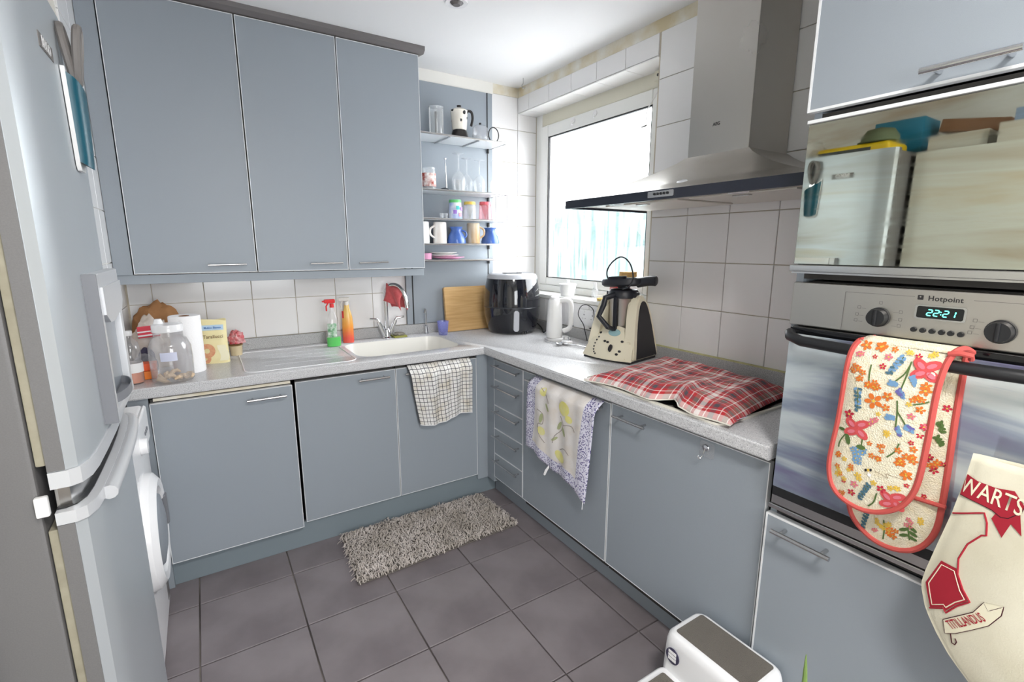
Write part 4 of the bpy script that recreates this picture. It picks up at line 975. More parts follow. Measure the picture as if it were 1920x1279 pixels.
def nose(u, v):
    # sloping control nose between the arches
    s = 1 - (2 * u - 1) ** 2; x = (-0.142 + 0.284 * u) * (1 - 0.20 * v)
    y = -0.018 - 0.030 * s + (0.070 + 0.030 * s) * v ** 1.2
    z = 0.013 + (0.125 + 0.028 * s) * v
    return (x, y, z)
cbm.grid(nose, 20, 8); V = cbm.bm.verts[:]
cbm.box(-0.112, 0.112, 0.012, 0.20, 0.012, 0.10, 0.006)
cbm.build('control_nose', 'tm_cream', tmx)
def onnose(u, v, e=0.0015):
    p = Vector(nose(u, v)); a = Vector(nose(u + 0.01, v)) - p; b = Vector(nose(u, v + 0.01)) - p
    n_ = a.cross(b).normalized(); 
    if n_.y > 0: n_ = -n_
    return p + n_ * e, a.normalized(), n_.cross(a.normalized()).normalized() * (1 if True else 1), n_
def disc_on(name, u, v, r, m, sx=1.0, e=0.0012, h=0.003):
    p, ax, ay, n_ = onnose(u, v, 0.0)
    ay = n_.cross(ax).normalized()
    mb = MB(); N = 20
    A = [mb.bm.verts.new(p + n_ * 0.0003 + ax * (math.cos(2 * math.pi * i / N) * r * sx) + ay * (math.sin(2 * math.pi * i / N) * r)) for i in range(N)]
    B = [mb.bm.verts.new(p + n_ * (h) + ax * (math.cos(2 * math.pi * i / N) * r * sx * 0.9) + ay * (math.sin(2 * math.pi * i / N) * r * 0.9)) for i in range(N)]
    mb.bridge(A, B); mb.bm.faces.new(B)
    return mb.build(name, m, tmx)
disc_on('display', 0.55, 0.80, 0.020, 'lcd', 1.7)
disc_on('dial', 0.60, 0.34, 0.019, 'tm_dark', 0.45, h=0.012)
for i in range(7):
    a = math.radians(150 + i * 17); disc_on('led_button', 0.36 + 0.17 * math.cos(a) * 0.9, 0.48 - 0.36 * math.sin(a) * -1 - 0.02, 0.0042, 'tm_dark')
for u, v in ((0.42, 0.52), (0.49, 0.50), (0.78, 0.60), (0.78, 0.30), (0.74, 0.20), (0.22, 0.78)): disc_on('button', u, v, 0.006, 'tm_dark', 1.3)
MB().box(0.078, 0.112, -0.025, -0.012, 0.014, 0.028, 0.003).build('socket_flap', 'cork', tmx)
MB().box(-0.135, 0.135, -0.02, 0.215, 0.001, 0.012, 0.003).build('base_foot', 'tm_dark', tmx)
jc = (0.0, 0.112, 0)
MB().lathe([(0, 0.096), (0.055, 0.096), (0.062, 0.14), (0.067, 0.29), (0.070, 0.30), (0.064, 0.30)], jc, 36).build('jug', 'brushed_steel', tmx)
MB().lathe([(0.064, 0.299), (0.075, 0.301), (0.076, 0.325), (0.066, 0.340), (0.03, 0.345), (0.03, 0.352), (0, 0.353)], jc, 36).build('jug_lid', 'tm_black', tmx)
MB().tube([(-0.005, 0.045, 0.318), (-0.028, -0.002, 0.305), (-0.030, -0.010, 0.27), (-0.048, -0.022, 0.215), (-0.005, -0.006, 0.165), (0.004, 0.03, 0.15)], [0.014, 0.015, 0.014, 0.013, 0.013, 0.010], 10).build('jug_handle', 'tm_black', tmx)
MB().box(-0.004, 0.016, 0.030, 0.044, 0.13, 0.31, 0.003).build('handle_root', 'tm_black', tmx)
for s in (-1, 1): MB().box(s * 0.072 - 0.012, s * 0.072 + 0.012, 0.085, 0.125, 0.305, 0.33, 0.004).build('locking_lug', 'tm_black', tmx)
st = thing('steamer_lid', 'dark grey oval lid resting on top of the food processor jug', 'lid', (-0.148, -1.192, 1.253), rotz=math.atan2(-0.98, 0.20))
tl = Matrix.Rotation(math.radians(-4), 4, 'Y')
MB().lathe([(0, 0.003), (0.095, 0.003), (0.108, 0.012), (0.110, 0.028), (0.104, 0.040), (0.098, 0.034), (0.09, 0.020), (0, 0.018)], (0, -0.005, 0.001), 40, sx=1.05, sy=0.75, m=tl).build('lid_shell', 'tm_black', st)
hnd = MB(); hnd.tube(smooth_path([(0.08, -0.005, 0.024), (0.14, 0.0, 0.036), (0.175, 0.004, 0.036)], 5), [0.024] * 10 + [0.018], 12); hnd.build('lid_handle', 'tm_black', st)
MB().lathe([(0.048, 0.020), (0.052, 0.050), (0.048, 0.050), (0.044, 0.022)], (-0.04, 0.0, 0), 28, sy=0.75, m=tl).build('measuring_collar', 'tm_black', st)
cable('processor_cord', 'grey power cord looping up over the food processor lid', [(-0.20, -1.20, 1.262), (-0.22, -1.16, 1.29), (-0.215, -1.14, 1.33), (-0.20, -1.16, 1.375), (-0.19, -1.21, 1.40), (-0.185, -1.26, 1.37), (-0.185, -1.285, 1.31), (-0.20, -1.28, 1.265), (-0.215, -1.25, 1.25)], 0.0038, 'fryer_band')

# ------------------------------------------------------------------ left end of the worktop
def jar_profile(): return [(0.068, 0.0), (0.074, 0.008), (0.076, 0.10), (0.074, 0.145), (0.062, 0.175), (0.052, 0.185), (0.051, 0.205)]
bj = thing('plastic_jar', 'large clear plastic jar with white lid and a few pasta shapes', 'jar', (-2.045, -0.525, 0.90))
cup(jar_profile(), 0.0016, (-2.045, -0.525, 0.9005), 'clear_plastic', bj, n=40)
MB().lathe([(0, 0.2355), (0.052, 0.2355), (0.0545, 0.232), (0.0545, 0.2065), (0.0515, 0.2065)], (-2.045, -0.525, 0.9005), 40).build('lid', 'white_gloss', bj, world=True)
MB().lathe([(0, 0.255), (0.012, 0.255), (0.018, 0.236)], (-2.075, -0.50, 0.9005), 20).build('lid_knob', 'white_gloss', bj, world=True)
mat('pasta', rgb(205, 180, 150), 0.7)
for k in range(9):
    a = k * 2.4; r_ = 0.018 + 0.035 * (k % 3) / 2
    pp = MB(); c_ = Vector((-2.045 + r_ * math.cos(a), -0.525 + r_ * math.sin(a), 0.908 + 0.006 * (k % 4)))
    pp.tube([c_ + Vector((0.022 * math.cos(b + a), 0.022 * math.sin(b + a), 0.008 * math.sin(b * 2))) for b in (0, 0.6, 1.2, 1.8, 2.4)], [0.004, 0.008, 0.009, 0.008, 0.004], 7)
    pp.build('pasta_shape', 'pasta', bj, world=True)
jl = MB(); jl.grid(lambda u, v: (-2.045 + 0.0772 * math.cos(-2.0 + 0.75 * u), -0.525 + 0.0772 * math.sin(-2.0 + 0.75 * u), 0.9005 + 0.095 + 0.035 * v), 10, 2)
mat('label_lilac', rgb(214, 218, 240), 0.5); jl.build('paper_label', 'label_lilac', bj, world=True)
pb = thing('drink_bottle', 'clear plastic bottle with white cap and orange drink at the end', 'bottle', (-2.182, -0.50, 0.90))
cup([(0.030, 0.0), (0.035, 0.008), (0.0355, 0.075), (0.031, 0.09), (0.033, 0.10), (0.035, 0.135), (0.028, 0.17), (0.014, 0.185), (0.013, 0.197)], 0.001, (-2.178, -0.50, 0.9005), 'clear_plastic', pb)
MB().lathe([(0, 0.003), (0.0335, 0.006), (0.0335, 0.058), (0, 0.058)], (-2.178, -0.50, 0.9005), 28).build('drink', mat('orange_drink', rgb(236, 150, 110), 0.2), pb, world=True)
MB().lathe([(0.0362, 0.048), (0.0362, 0.086)], (-2.178, -0.50, 0.9005), 28).build('label_band', 'white_plastic', pb, world=True)
MB().lathe([(0.0145, 0.196), (0.0155, 0.197), (0.0155, 0.214), (0.013, 0.216), (0, 0.216)], (-2.178, -0.50, 0.9005), 24).build('cap', 'white_gloss', pb, world=True)
kr = thing('kitchen_roll', 'white roll of kitchen paper standing behind the plastic jar', 'kitchen roll', (-1.985, -0.385, 0.90))
mat('paper_white', rgb(246, 245, 246), 0.9, bump=0.15, bscale=90)
MB().lathe([(0.020, 0.003), (0.058, 0.0), (0.060, 0.004), (0.060, 0.246), (0.058, 0.250), (0.020, 0.248), (0.020, 0.003)], (-1.988, -0.385, 0.9005), 40).build('paper', 'paper_white', kr, world=True)
MB().lathe([(0.0195, 0.002), (0.0195, 0.249), (0.018, 0.249), (0.018, 0.002), (0.0195, 0.002)], (-1.988, -0.385, 0.9005), 24).build('core', 'cardboard', kr, world=True)
# biscuit bag
mat('foil_yellow', rgb(240, 228, 176), 0.35, bump=0.2, bscale=14); mat('print_blue', rgb(186, 212, 234), 0.5); mat('ink_blue', rgb(80, 130, 190), 0.5); mat('print_brown', rgb(120, 90, 50), 0.5); mat('biscuit', rgb(224, 168, 126), 0.6, var=0.6, vscale=90, vcol=rgb(208, 130, 96)); mat('print_pale', rgb(246, 240, 208), 0.4)
bb = thing('biscuit_bag', 'pale yellow bag of ring biscuits beside the kitchen roll', 'packet', (-1.885, -0.245, 0.90), rotz=math.radians(-8))
def bagshape(W, H, D, wr=0.004):
    def f(u, v):
        a = 2 * math.pi * u
        t = 1 - v ** 2.2 * 0.92
        x = W / 2 * math.copysign(abs(math.cos(a)) ** 0.45, math.cos(a)) * (1 - 0.04 * math.sin(v * 3.1)); y = D / 2 * math.copysign(abs(math.sin(a)) ** 0.6, math.sin(a)) * t
        return Vector((x, y + wr * math.sin(9 * v + 5 * u), v * H + (0.006 * math.sin(12 * u) if v > 0.95 else 0)))
    return f
bf = bagshape(0.115, 0.205, 0.06, 0.0015)
bg_ = MB(); bg_.grid(bf, 40, 14); bmesh.ops.remove_doubles(bg_.bm, verts=bg_.bm.verts[:], dist=1e-5); bg_.build('bag', 'foil_yellow', bb)
def onbag(x, z, e=0.0016):
    v = z / 0.205; t = 1 - v ** 2.2 * 0.92
    return (x, -0.03 * t * 0.99 - e - 0.0015, z)
def decal_plain(name, m, pts, parent, fn): 
    mb = MB(); mb.bm.faces.new([mb.bm.verts.new(fn(*p)) for p in pts]); return mb.build(name, m, parent, recalc=False)
dm = MB(); dm.grid(lambda u, v: onbag(-0.045 + 0.09 * u, 0.158 + 0.024 * v), 8, 3); dm.build('blue_banner', 'print_blue', bb)
text_mesh('Mulino Bianco', 0.0135, Matrix.Translation((0.0, -0.017, 0.170)) @ Matrix.Rotation(math.radians(90 - 18), 4, 'X'), 'ink_blue', 'banner_lettering', bb, bold=0.0002, sx=0.9, world=False)
text_mesh('Tarallucci', 0.0225, Matrix.Translation((0.0, -0.0268, 0.128)) @ Matrix.Rotation(math.radians(90 - 10), 4, 'X'), 'print_brown', 'name_lettering', bb, bold=0.0001, sx=0.95, world=False)
for cx_, cz_, r_ in ((-0.030, 0.062, 0.034), (-0.040, 0.025, 0.024)):
    tr_ = MB(); tr_.grid(lambda u, v: onbag(cx_ + (r_ * (0.35 + 0.65 * v)) * math.cos(2 * math.pi * u), max(cz_ + (r_ * (0.35 + 0.65 * v)) * math.sin(2 * math.pi * u), 0.003), 0.002), 24, 3); tr_.build('biscuit_picture', 'biscuit', bb)
hp = MB(); hp.grid(lambda u, v: onbag(0.018 + 0.036 * u + 0.006 * math.sin(v * 5), 0.012 + 0.075 * v, 0.0018), 8, 5); hp.build('pale_panel', 'print_pale', bb)
# red wrapped rolls
mat('wrap_red', rgb(205, 70, 80), 0.35, var=0.7, vscale=45, vcol=rgb(235, 200, 200)); mat('tub_cream', rgb(214, 196, 160), 0.5)
tb = thing('sauce_tub', 'small cream tub half hidden behind the biscuit bag', 'tub', (-1.793, -0.115, 0.90))
MB().lathe([(0, 0), (0.026, 0), (0.030, 0.05), (0.031, 0.055), (0, 0.056)], (-1.793, -0.115, 0.9005), 24).build('tub_body', 'tub_cream', tb, world=True)
MB().lathe([(0.031, 0.050), (0.033, 0.053), (0.033, 0.058), (0, 0.059)], (-1.793, -0.115, 0.9005), 24).build('tub_lid', 'print_brown', tb, world=True)
rp = thing('sweet_packet', 'crinkled red and clear sweet packet lying on the cream tub', 'packet', (-1.785, -0.115, 0.96))
lump('r', 'wrap_red', (-1.788, -0.115, 0.960), (0.036, 0.030, 0.042), 6.3, 0.30, 4, 3.5).build('wrapper', 'wrap_red', rp, world=True)
MB().poly3([(-1.752, -0.135, 0.965), (-1.735, -0.150, 0.955), (-1.738, -0.148, 0.948), (-1.744, -0.143, 0.955), (-1.742, -0.146, 0.938)]).build('twist_tail', 'clear_plastic', rp, world=True, solid=0.001)
# bread bag group
mat('kraft', rgb(176, 128, 84), 0.8, var=0.5, vscale=18, vcol=rgb(140, 96, 60), bump=0.5, bscale=22); mat('bag_clear', rgb(214, 206, 200), 0.3, var=0.6, vscale=20, vcol=rgb(190, 170, 150))
mat('gingham', rgb(225, 80, 95), 0.5); mat('navy', rgb(40, 36, 66), 0.5, var=0.5, vscale=30, vcol=rgb(90, 84, 110)); mat('pack_grey', rgb(110, 112, 120), 0.5, var=0.5, vscale=20, vcol=rgb(200, 200, 205))
single(lump('k', 'kraft', (-2.10, -0.10, 0.9005), (0.105, 0.06, 0.185), 2.2, 0.18, 4, 2.6), 'paper_bag', 'kraft', 'crumpled brown paper bag against the tiles', 'bag')
bd = thing('bread_packet', 'open bread bag with red gingham print and dark blue corner', 'packet', (-2.13, -0.21, 0.90))
lump('c', 'bag_clear', (-2.125, -0.215, 0.9005), (0.072, 0.045, 0.150), 5.5, 0.22, 4, 2.8).build('bag', 'bag_clear', bd, world=True)
gm = MB(); gm.obox(Matrix.Translation((-2.128, -0.272, 1.075)) @ Matrix.Rotation(0.3, 4, 'X') @ Matrix.Rotation(0.15, 4, 'Z'), 0.08, 0.006, 0.055, 0.002); go_ = gm.build('gingham_label', 'gingham', bd, world=True)
for k in range(3): MB().obox(Matrix.Translation((-2.128, -0.2755, 1.06 + k * 0.017)) @ Matrix.Rotation(0.3, 4, 'X') @ Matrix.Rotation(0.15, 4, 'Z'), 0.08, 0.003, 0.006).build('white_stripe', 'paper_white', go_, world=True)
lump('n', 'navy', (-2.148, -0.262, 0.955), (0.030, 0.020, 0.05), 1.5, 0.25, 3, 3, flat=False).build('blue_corner', 'navy', bd, world=True)
single(lump('g', 'pack_grey', (-2.15, -0.335, 0.9005), (0.045, 0.040, 0.055), 8.1, 0.2, 3, 3), 'foil_packet', 'pack_grey', 'small grey and white packet behind the drink bottle', 'packet')
obx = thing('orange_box', 'small orange plastic box with a red lid beside the jar', 'box', (-2.135, -0.435, 0.90))
mat('orange', rgb(240, 130, 36), 0.4); mat('orange_red', rgb(232, 92, 40), 0.4)
MB().box(-2.165, -2.105, -0.462, -0.405, 0.9005, 0.936, 0.004).build('box_body', 'orange', obx, world=True)
MB().box(-2.167, -2.103, -0.464, -0.403, 0.937, 0.968, 0.004).build('box_lid', 'orange_red', obx, world=True)

# ------------------------------------------------------------------ spray bottles
def spray(name, lab, x, y, bodyc, liq, lh, trig, prof, trig_z, rot):
    t = thing(name, lab, 'spray bottle', (x, y, 0.90), rotz=rot)
    mb = MB(); mb.lathe([(0, 0)] + prof, (0, 0, 0.0006), 28, sx=1.0, sy=0.62); mb.build('bottle', bodyc, t)
    if liq:
        pr2 = [(max(r - 0.002, 0.001), z + 0.002) for r, z in prof if z <= lh] ; rr_ = pr2[-1][0]
        MB().lathe([(0, 0.002)] + pr2 + [(rr_, lh), (0, lh)], (0, 0, 0.0006), 28, sx=0.98, sy=0.6).build('liquid', liq, t)
    h = MB(); h.cyl((0, 0, trig_z), (0, 0, trig_z + 0.022), 0.012, 0.011, 14)
    h.build('collar', trig if name != 'cleaner_bottle' else 'clear_plastic', t)
    k = MB(); k.box(-0.040, 0.018, -0.009, 0.009, trig_z + 0.024, trig_z + 0.046, 0.005); k.box(-0.050, -0.038, -0.005, 0.005, trig_z + 0.031, trig_z + 0.040, 0.002)
    k.build('spray_head', trig, t)
    MB().tube([(-0.018, 0, trig_z + 0.026), (-0.030, 0, trig_z + 0.008), (-0.030, 0, trig_z - 0.018)], 0.004, 8).build('trigger', trig, t)
    return t
mat('red_plastic', rgb(225, 48, 50), 0.35); mat('green_liquid', rgb(60, 205, 70), 0.2); mat('trig_white', rgb(236, 232, 226), 0.35)
g_ = spray('spray_bottle', 'clear spray bottle with red trigger and green liquid', -1.318, -0.155, 'clear_plastic', 'green_liquid', 0.052, 'red_plastic',
      [(0.038, 0.0), (0.040, 0.006), (0.040, 0.06), (0.036, 0.12), (0.026, 0.165), (0.013, 0.195), (0.012, 0.222)], 0.218, math.radians(5))
lb = MB(); lb.grid(lambda u, v: (0.0405 * math.cos(-2.6 + 1.3 * u), 0.62 * 0.0405 * math.sin(-2.6 + 1.3 * u) - 0.0008, 0.058 + 0.075 * v * (1 - 0.0 * u)), 10, 4)
mat('label_green', rgb(70, 150, 90), 0.5, var=0.8, vscale=50, vcol=rgb(235, 240, 235)); lb.build('label', 'label_green', g_)
def grad_mat():
    m = mat('orange_bottle', rgb(245, 180, 70), 0.25); nt = m.node_tree; b = nt.nodes['Principled BSDF']
    t = node(nt, 'ShaderNodeTexCoord'); s = node(nt, 'ShaderNodeSeparateXYZ'); n_ = node(nt, 'ShaderNodeTexNoise'); setin(n_, 'Scale', 22.0)
    ad = node(nt, 'ShaderNodeMath', operation='MULTIPLY_ADD'); ad.inputs[1].default_value = 0.05
    r = node(nt, 'ShaderNodeValToRGB'); e = r.color_ramp.elements
    e[0].position = 0.05; e[0].color = rgb(240, 95, 80); e[1].position = 0.20; e[1].color = rgb(246, 206, 120)
    k = e.new(0.12); k.color = rgb(248, 160, 70)
    nt.links.new(t.outputs['Object'], s.inputs[0]); nt.links.new(t.outputs['Object'], n_.inputs['Vector']); nt.links.new(n_.outputs['Fac'], ad.inputs[0]); nt.links.new(s.outputs['Z'], ad.inputs[2])
    nt.links.new(ad.outputs[0], r.inputs['Fac']); nt.links.new(r.outputs['Color'], b.inputs['Base Color'])
grad_mat()
o_ = spray('spray_bottle', 'orange and yellow printed spray bottle with white trigger', -1.222, -0.085, 'orange_bottle', None, 0, 'trig_white',
      [(0.029, 0.0), (0.031, 0.006), (0.031, 0.10), (0.028, 0.15), (0.020, 0.185), (0.014, 0.20), (0.013, 0.222)], 0.218, math.radians(-20))
lb = MB(); lb.grid(lambda u, v: (0.0285 * math.cos(-2.9 + 0.7 * u), 0.62 * 0.0285 * math.sin(-2.9 + 0.7 * u) - 0.001, 0.145 + 0.04 * v), 6, 3); lb.build('red_flash', 'red_plastic', o_)

# ------------------------------------------------------------------ things on the corner shelves
S1, S2, S3, S4, S5 = [z + 0.0062 for z in SZ]
def stand(name, lab, cat, x, y, z, group=None, rz=0): return thing(name, lab, cat, (x, y, z), rz, group)
fp_ = stand('cafetiere', 'glass coffee press jug without lid on the top shelf', 'coffee press', -0.655, -0.13, S1)
cup([(0.040, 0.0), (0.041, 0.004), (0.041, 0.150), (0.045, 0.165)], 0.002, (-0.655, -0.13, S1), 'clear_glass', fp_)
MB().cyl((-0.655, -0.13, S1 + 0.02), (-0.655, -0.13, S1 + 0.14), 0.008, n=10).build('plunger_rod', 'black_plastic', fp_, world=True)
for a in (-0.041, 0.041): MB().box(-0.655 + a - 0.003, -0.655 + a + 0.003, -0.135, -0.125, S1 + 0.001, S1 + 0.16, 0.001).build('frame_rib', 'white_plastic', fp_, world=True)
MB().lathe([(0.042, 0.008), (0.0435, 0.008), (0.0435, 0.016), (0.042, 0.016)], (-0.655, -0.13, S1), 28).build('frame_ring', 'chrome', fp_, world=True)
mk = stand('moka_pot', 'black and cream cow patterned moka pot on the top shelf', 'coffee pot', -0.505, -0.13, S1)
def cow_mat():
    m = mat('cow_print', rgb(240, 234, 222), 0.25); nt = m.node_tree; b = nt.nodes['Principled BSDF']
    t = node(nt, 'ShaderNodeTexCoord'); v = node(nt, 'ShaderNodeTexVoronoi'); setin(v, 'Scale', 26.0); setin(v, 'Randomness', 1.0)
    r = node(nt, 'ShaderNodeValToRGB'); e = r.color_ramp.elements; r.color_ramp.interpolation = 'CONSTANT'
    e[0].color = rgb(26, 24, 24); e[1].position = 0.33; e[1].color = rgb(240, 234, 222)
    nt.links.new(t.outputs['Object'], v.inputs['Vector']); nt.links.new(v.outputs['Distance'], r.inputs['Fac']); nt.links.new(r.outputs['Color'], b.inputs['Base Color'])
cow_mat()
MB().lathe([(0, 0), (0.056, 0), (0.058, 0.006), (0.046, 0.045), (0.042, 0.055), (0, 0.055)], (-0.505, -0.13, S1), 10).build('boiler', mat('moka_black', rgb(30, 26, 26), 0.3), mk, world=True)
MB().lathe([(0.042, 0.056), (0.044, 0.062), (0.050, 0.14), (0.054, 0.165), (0.03, 0.178), (0, 0.18)], (-0.505, -0.13, S1), 10).build('jug', 'cow_print', mk, world=True)
MB().lathe([(0, 0.18), (0.012, 0.182), (0.014, 0.195), (0, 0.20)], (-0.505, -0.13, S1), 14).build('knob', 'moka_black', mk, world=True)
MB().tube(smooth_path([(-0.465, -0.14, S1 + 0.168), (-0.435, -0.15, S1 + 0.165), (-0.425, -0.15, S1 + 0.13), (-0.435, -0.15, S1 + 0.085)], 5), 0.008, 8).build('handle', 'moka_black', mk, world=True)
tp_ = stand('glass_teapot', 'small glass teapot with black knob and hooped handle', 'teapot', -0.362, -0.13, S1)
cup([(0.044, 0.0), (0.047, 0.004), (0.050, 0.04), (0.046, 0.085), (0.040, 0.092)], 0.002, (-0.362, -0.13, S1), 'clear_plastic', tp_)
MB().lathe([(0.042, 0.092), (0.030, 0.10), (0, 0.103)], (-0.362, -0.13, S1), 24).build('lid', 'clear_plastic', tp_, world=True)
MB().lathe([(0, 0.103), (0.007, 0.104), (0.008, 0.115), (0, 0.119)], (-0.362, -0.13, S1), 14).build('knob', 'black_plastic', tp_, world=True)
MB().tube([(-0.278 + 0.036 * math.cos(a), -0.15, S1 + 0.052 + 0.044 * math.sin(a)) for a in [math.radians(200 - 15 * i) for i in range(26)]], 0.0035, 8).build('handle', 'black_plastic', tp_, world=True)
# second shelf
lj = stand('preserve_jar', 'glass jar with red and white label on the second shelf', 'jar', -0.712, -0.13, S2)
cup([(0.040, 0.0), (0.042, 0.004), (0.042, 0.10), (0.038, 0.115), (0.038, 0.128)], 0.002, (-0.712, -0.13, S2), 'clear_glass', lj)
def label_mat():
    m = mat('red_label', rgb(245, 240, 235), 0.5, var=1.0, vscale=38, vcol=rgb(165, 60, 45))
label_mat()
MB().lathe([(0.0428, 0.02), (0.0428, 0.095)], (-0.712, -0.13, S2), 28).build('label', 'red_label', lj, world=True)
WG = [(0.0335, 0.0), (0.034, 0.02), (0.039, 0.05), (0.036, 0.075), (0.018, 0.10), (0.005, 0.112), (0.0038, 0.13), (0.0036, 0.185), (0.008, 0.193), (0.033, 0.198)]
def wine(x, y, sc, lab):
    t = stand('wine_glass', lab, 'wine glass', x, y, S2, 'upturned wine glasses')
    mb = MB(); mb.lathe([(r * sc, z * sc) for r, z in WG] + [(0, 0.199 * sc)], (0, 0, 0), 28); mb.build('bowl_and_stem', 'clear_glass', t)
    MB().lathe([(0.0335 * sc, 0.0), (0.0347 * sc, 0.0008), (0.0335 * sc, 0.0016)], (0, 0, 0), 28).build('rim', 'chrome', t)
    return t
wine(-0.525, -0.15, 1.12, 'upturned wine glass with the widest foot, first from the left')
wine(-0.445, -0.10, 1.05, 'upturned wine glass standing further back, second from the left')
wine(-0.388, -0.16, 0.98, 'shorter upturned wine glass, third from the left')
wine(-0.262, -0.15, 1.04, 'upturned wine glass at the right end of the second shelf')
eg = stand('cordial_glass', 'little clear glass standing behind the upturned wine glasses', 'glass', -0.485, -0.055, S2)
cup([(0.022, 0.0), (0.022, 0.06), (0.025, 0.085)], 0.0015, (-0.485, -0.055, S2), 'clear_glass', eg)
wk_ = stand('stirring_rod', 'thin steel stirring rod leaning at the left of the wine glasses', 'utensil', -0.605, -0.14, S2)
MB().tube([(-0.602, -0.14, S2 + 0.004), (-0.600, -0.12, S2 + 0.185)], 0.003, 8).build('rod', 'chrome', wk_, world=True)
MB().lathe([(0, 0), (0.008, 0.003), (0.008, 0.010), (0, 0.013)], (-0.600, -0.12, S2 + 0.183), 14).build('rod_tip', 'chrome', wk_, world=True)
single(MB().tube(smooth_path([(-0.665, -0.19, S2 + 0.004), (-0.64, -0.20, S2 + 0.010), (-0.615, -0.19, S2 + 0.004), (-0.635, -0.17, S2 + 0.006)], 5), 0.0035, 8), 'bottle_stopper', 'fryer_band', 'small grey wire stopper lying by the jar on the second shelf', 'stopper')
# third shelf: tumblers
def tumbler(name, x, lab, m, rim, r0=0.043, r1=0.036, h=0.115):
    t = stand(name, lab, 'tumbler', x, -0.14, S3)
    cup([(r0, 0.0), (r1, h)], 0.002, (x, -0.14, S3), m, t)
    MB().lathe([(0, h + 0.0005), (r1 * 0.98, h + 0.0005), (r1 + 0.0006, h - 0.002), (r1 + 0.0018, h - 0.018)], (x, -0.14, S3), 28).build('coloured_base', rim, t, world=True)
    return t
glass('pale_glass', (0.95, 0.95, 0.93, 1), 0.05, 0.22); glass('pink_glass', (0.96, 0.80, 0.82, 1), 0.05, 0.18, hcol=rgb(240, 170, 175))
mat('green_base', rgb(110, 205, 120), 0.35); mat('yellow_base', rgb(228, 190, 90), 0.35); mat('pink_base', rgb(232, 110, 122), 0.35)
def cartoon():
    m = mat('pastel_print', rgb(235, 238, 245), 0.35, var=1.0, vscale=16, vcol=rgb(120, 150, 225))
cartoon(); mat('print_purple', rgb(160, 120, 210), 0.4); mat('print_teal', rgb(80, 190, 190), 0.4)
t1 = tumbler('tumbler', -0.548, 'upturned child beaker with green base and pastel pattern', 'pastel_print', 'green_base')
for k, (a0, z, m_) in enumerate(((-2.3, 0.05, 'print_purple'), (-1.5, 0.035, 'pink_base'), (-1.9, 0.075, 'print_teal'), (-1.2, 0.07, 'print_purple'))):
    q = MB(); q.grid(lambda u, v: (-0.548 + 0.0445 * math.cos(a0 + 0.5 * u) * (1 - 0.0012 * 1000 * 0.0012), -0.14 + 0.0445 * math.sin(a0 + 0.5 * u), S3 + z - 0.02 + 0.022 * v), 4, 2); q.build('printed_patch', m_, t1, world=True)
tumbler('tumbler', -0.448, 'upturned glass tumbler with amber base', 'pale_glass', 'yellow_base', 0.041, 0.035, 0.108)
tumbler('tumbler', -0.337, 'upturned pink glass tumbler with ridged sides', 'pink_glass', 'pink_base', 0.043, 0.036, 0.112)
for k, x in enumerate((-0.645, -0.617)):
    t = stand('shot_glass', ['tiny clear shot glass at the left of the third shelf', 'tiny clear shot glass next to the green beaker'][k], 'glass', x, -0.15, S3)
    cup([(0.011, 0.0), (0.013, 0.032)], 0.0012, (x, -0.15, S3), 'clear_glass', t)
    MB().lathe([(0, 0.0015), (0.0095, 0.0015), (0.0095, 0.006), (0, 0.006)], (x, -0.15, S3), 16).build('thick_base', 'clear_plastic', t, world=True)
# fourth shelf: mugs
mat('mug_blue', rgb(66, 100, 172), 0.2, var=0.4, vscale=20, vcol=rgb(96, 130, 195)); mat('mug_white', rgb(240, 238, 236), 0.2); mat('mug_wood', rgb(232, 220, 196), 0.3, var=1.0, vscale=14, vcol=rgb(178, 140, 92), stretch=(1, 1, 0.35))
mat('mug_marble', rgb(238, 234, 230), 0.25, var=0.5, vscale=18, vcol=rgb(214, 190, 175), stretch=(1, 1, 0.4))
def mug(x, lab, m, prof, hx=None, y=-0.14):
    t = stand('mug', lab, 'mug', x, y, S4, 'upturned mugs on the fourth shelf')
    cup(prof, 0.003, (x, y, S4), m, t)
    if hx:
        h = prof[-1][1]; r = prof[len(prof) // 2][0]
        MB().tube(smooth_path([(x + hx * (r - 0.004), y - 0.01, S4 + h * 0.82), (x + hx * (r + 0.026), y - 0.015, S4 + h * 0.68), (x + hx * (r + 0.028), y - 0.015, S4 + h * 0.42), (x + hx * (r - 0.002), y - 0.01, S4 + h * 0.25)], 5), 0.006, 8).build('handle', m, t, world=True)
    return t
ST = [(0.040, 0.0), (0.042, 0.004), (0.040, 0.122), (0.036, 0.126), (0.0035, 0.1265)]
BE = [(0.058, 0.0), (0.059, 0.012), (0.050, 0.045), (0.032, 0.075), (0.033, 0.088), (0.042, 0.100), (0.0035, 0.1005)]
mug(-0.768, 'plain white mug half hidden by the wall cupboard', 'mug_white', ST)
mug(-0.655, 'tall marbled white mug next to the plain white one', 'mug_marble', ST, -1)
mug(-0.545, 'bell shaped blue mug, the left of two', 'mug_blue', BE, 1)
mug(-0.425, 'mug with a pale wood grain pattern between the blue mugs', 'mug_wood', ST, 1)
mug(-0.302, 'bell shaped blue mug, the right of two', 'mug_blue', BE)
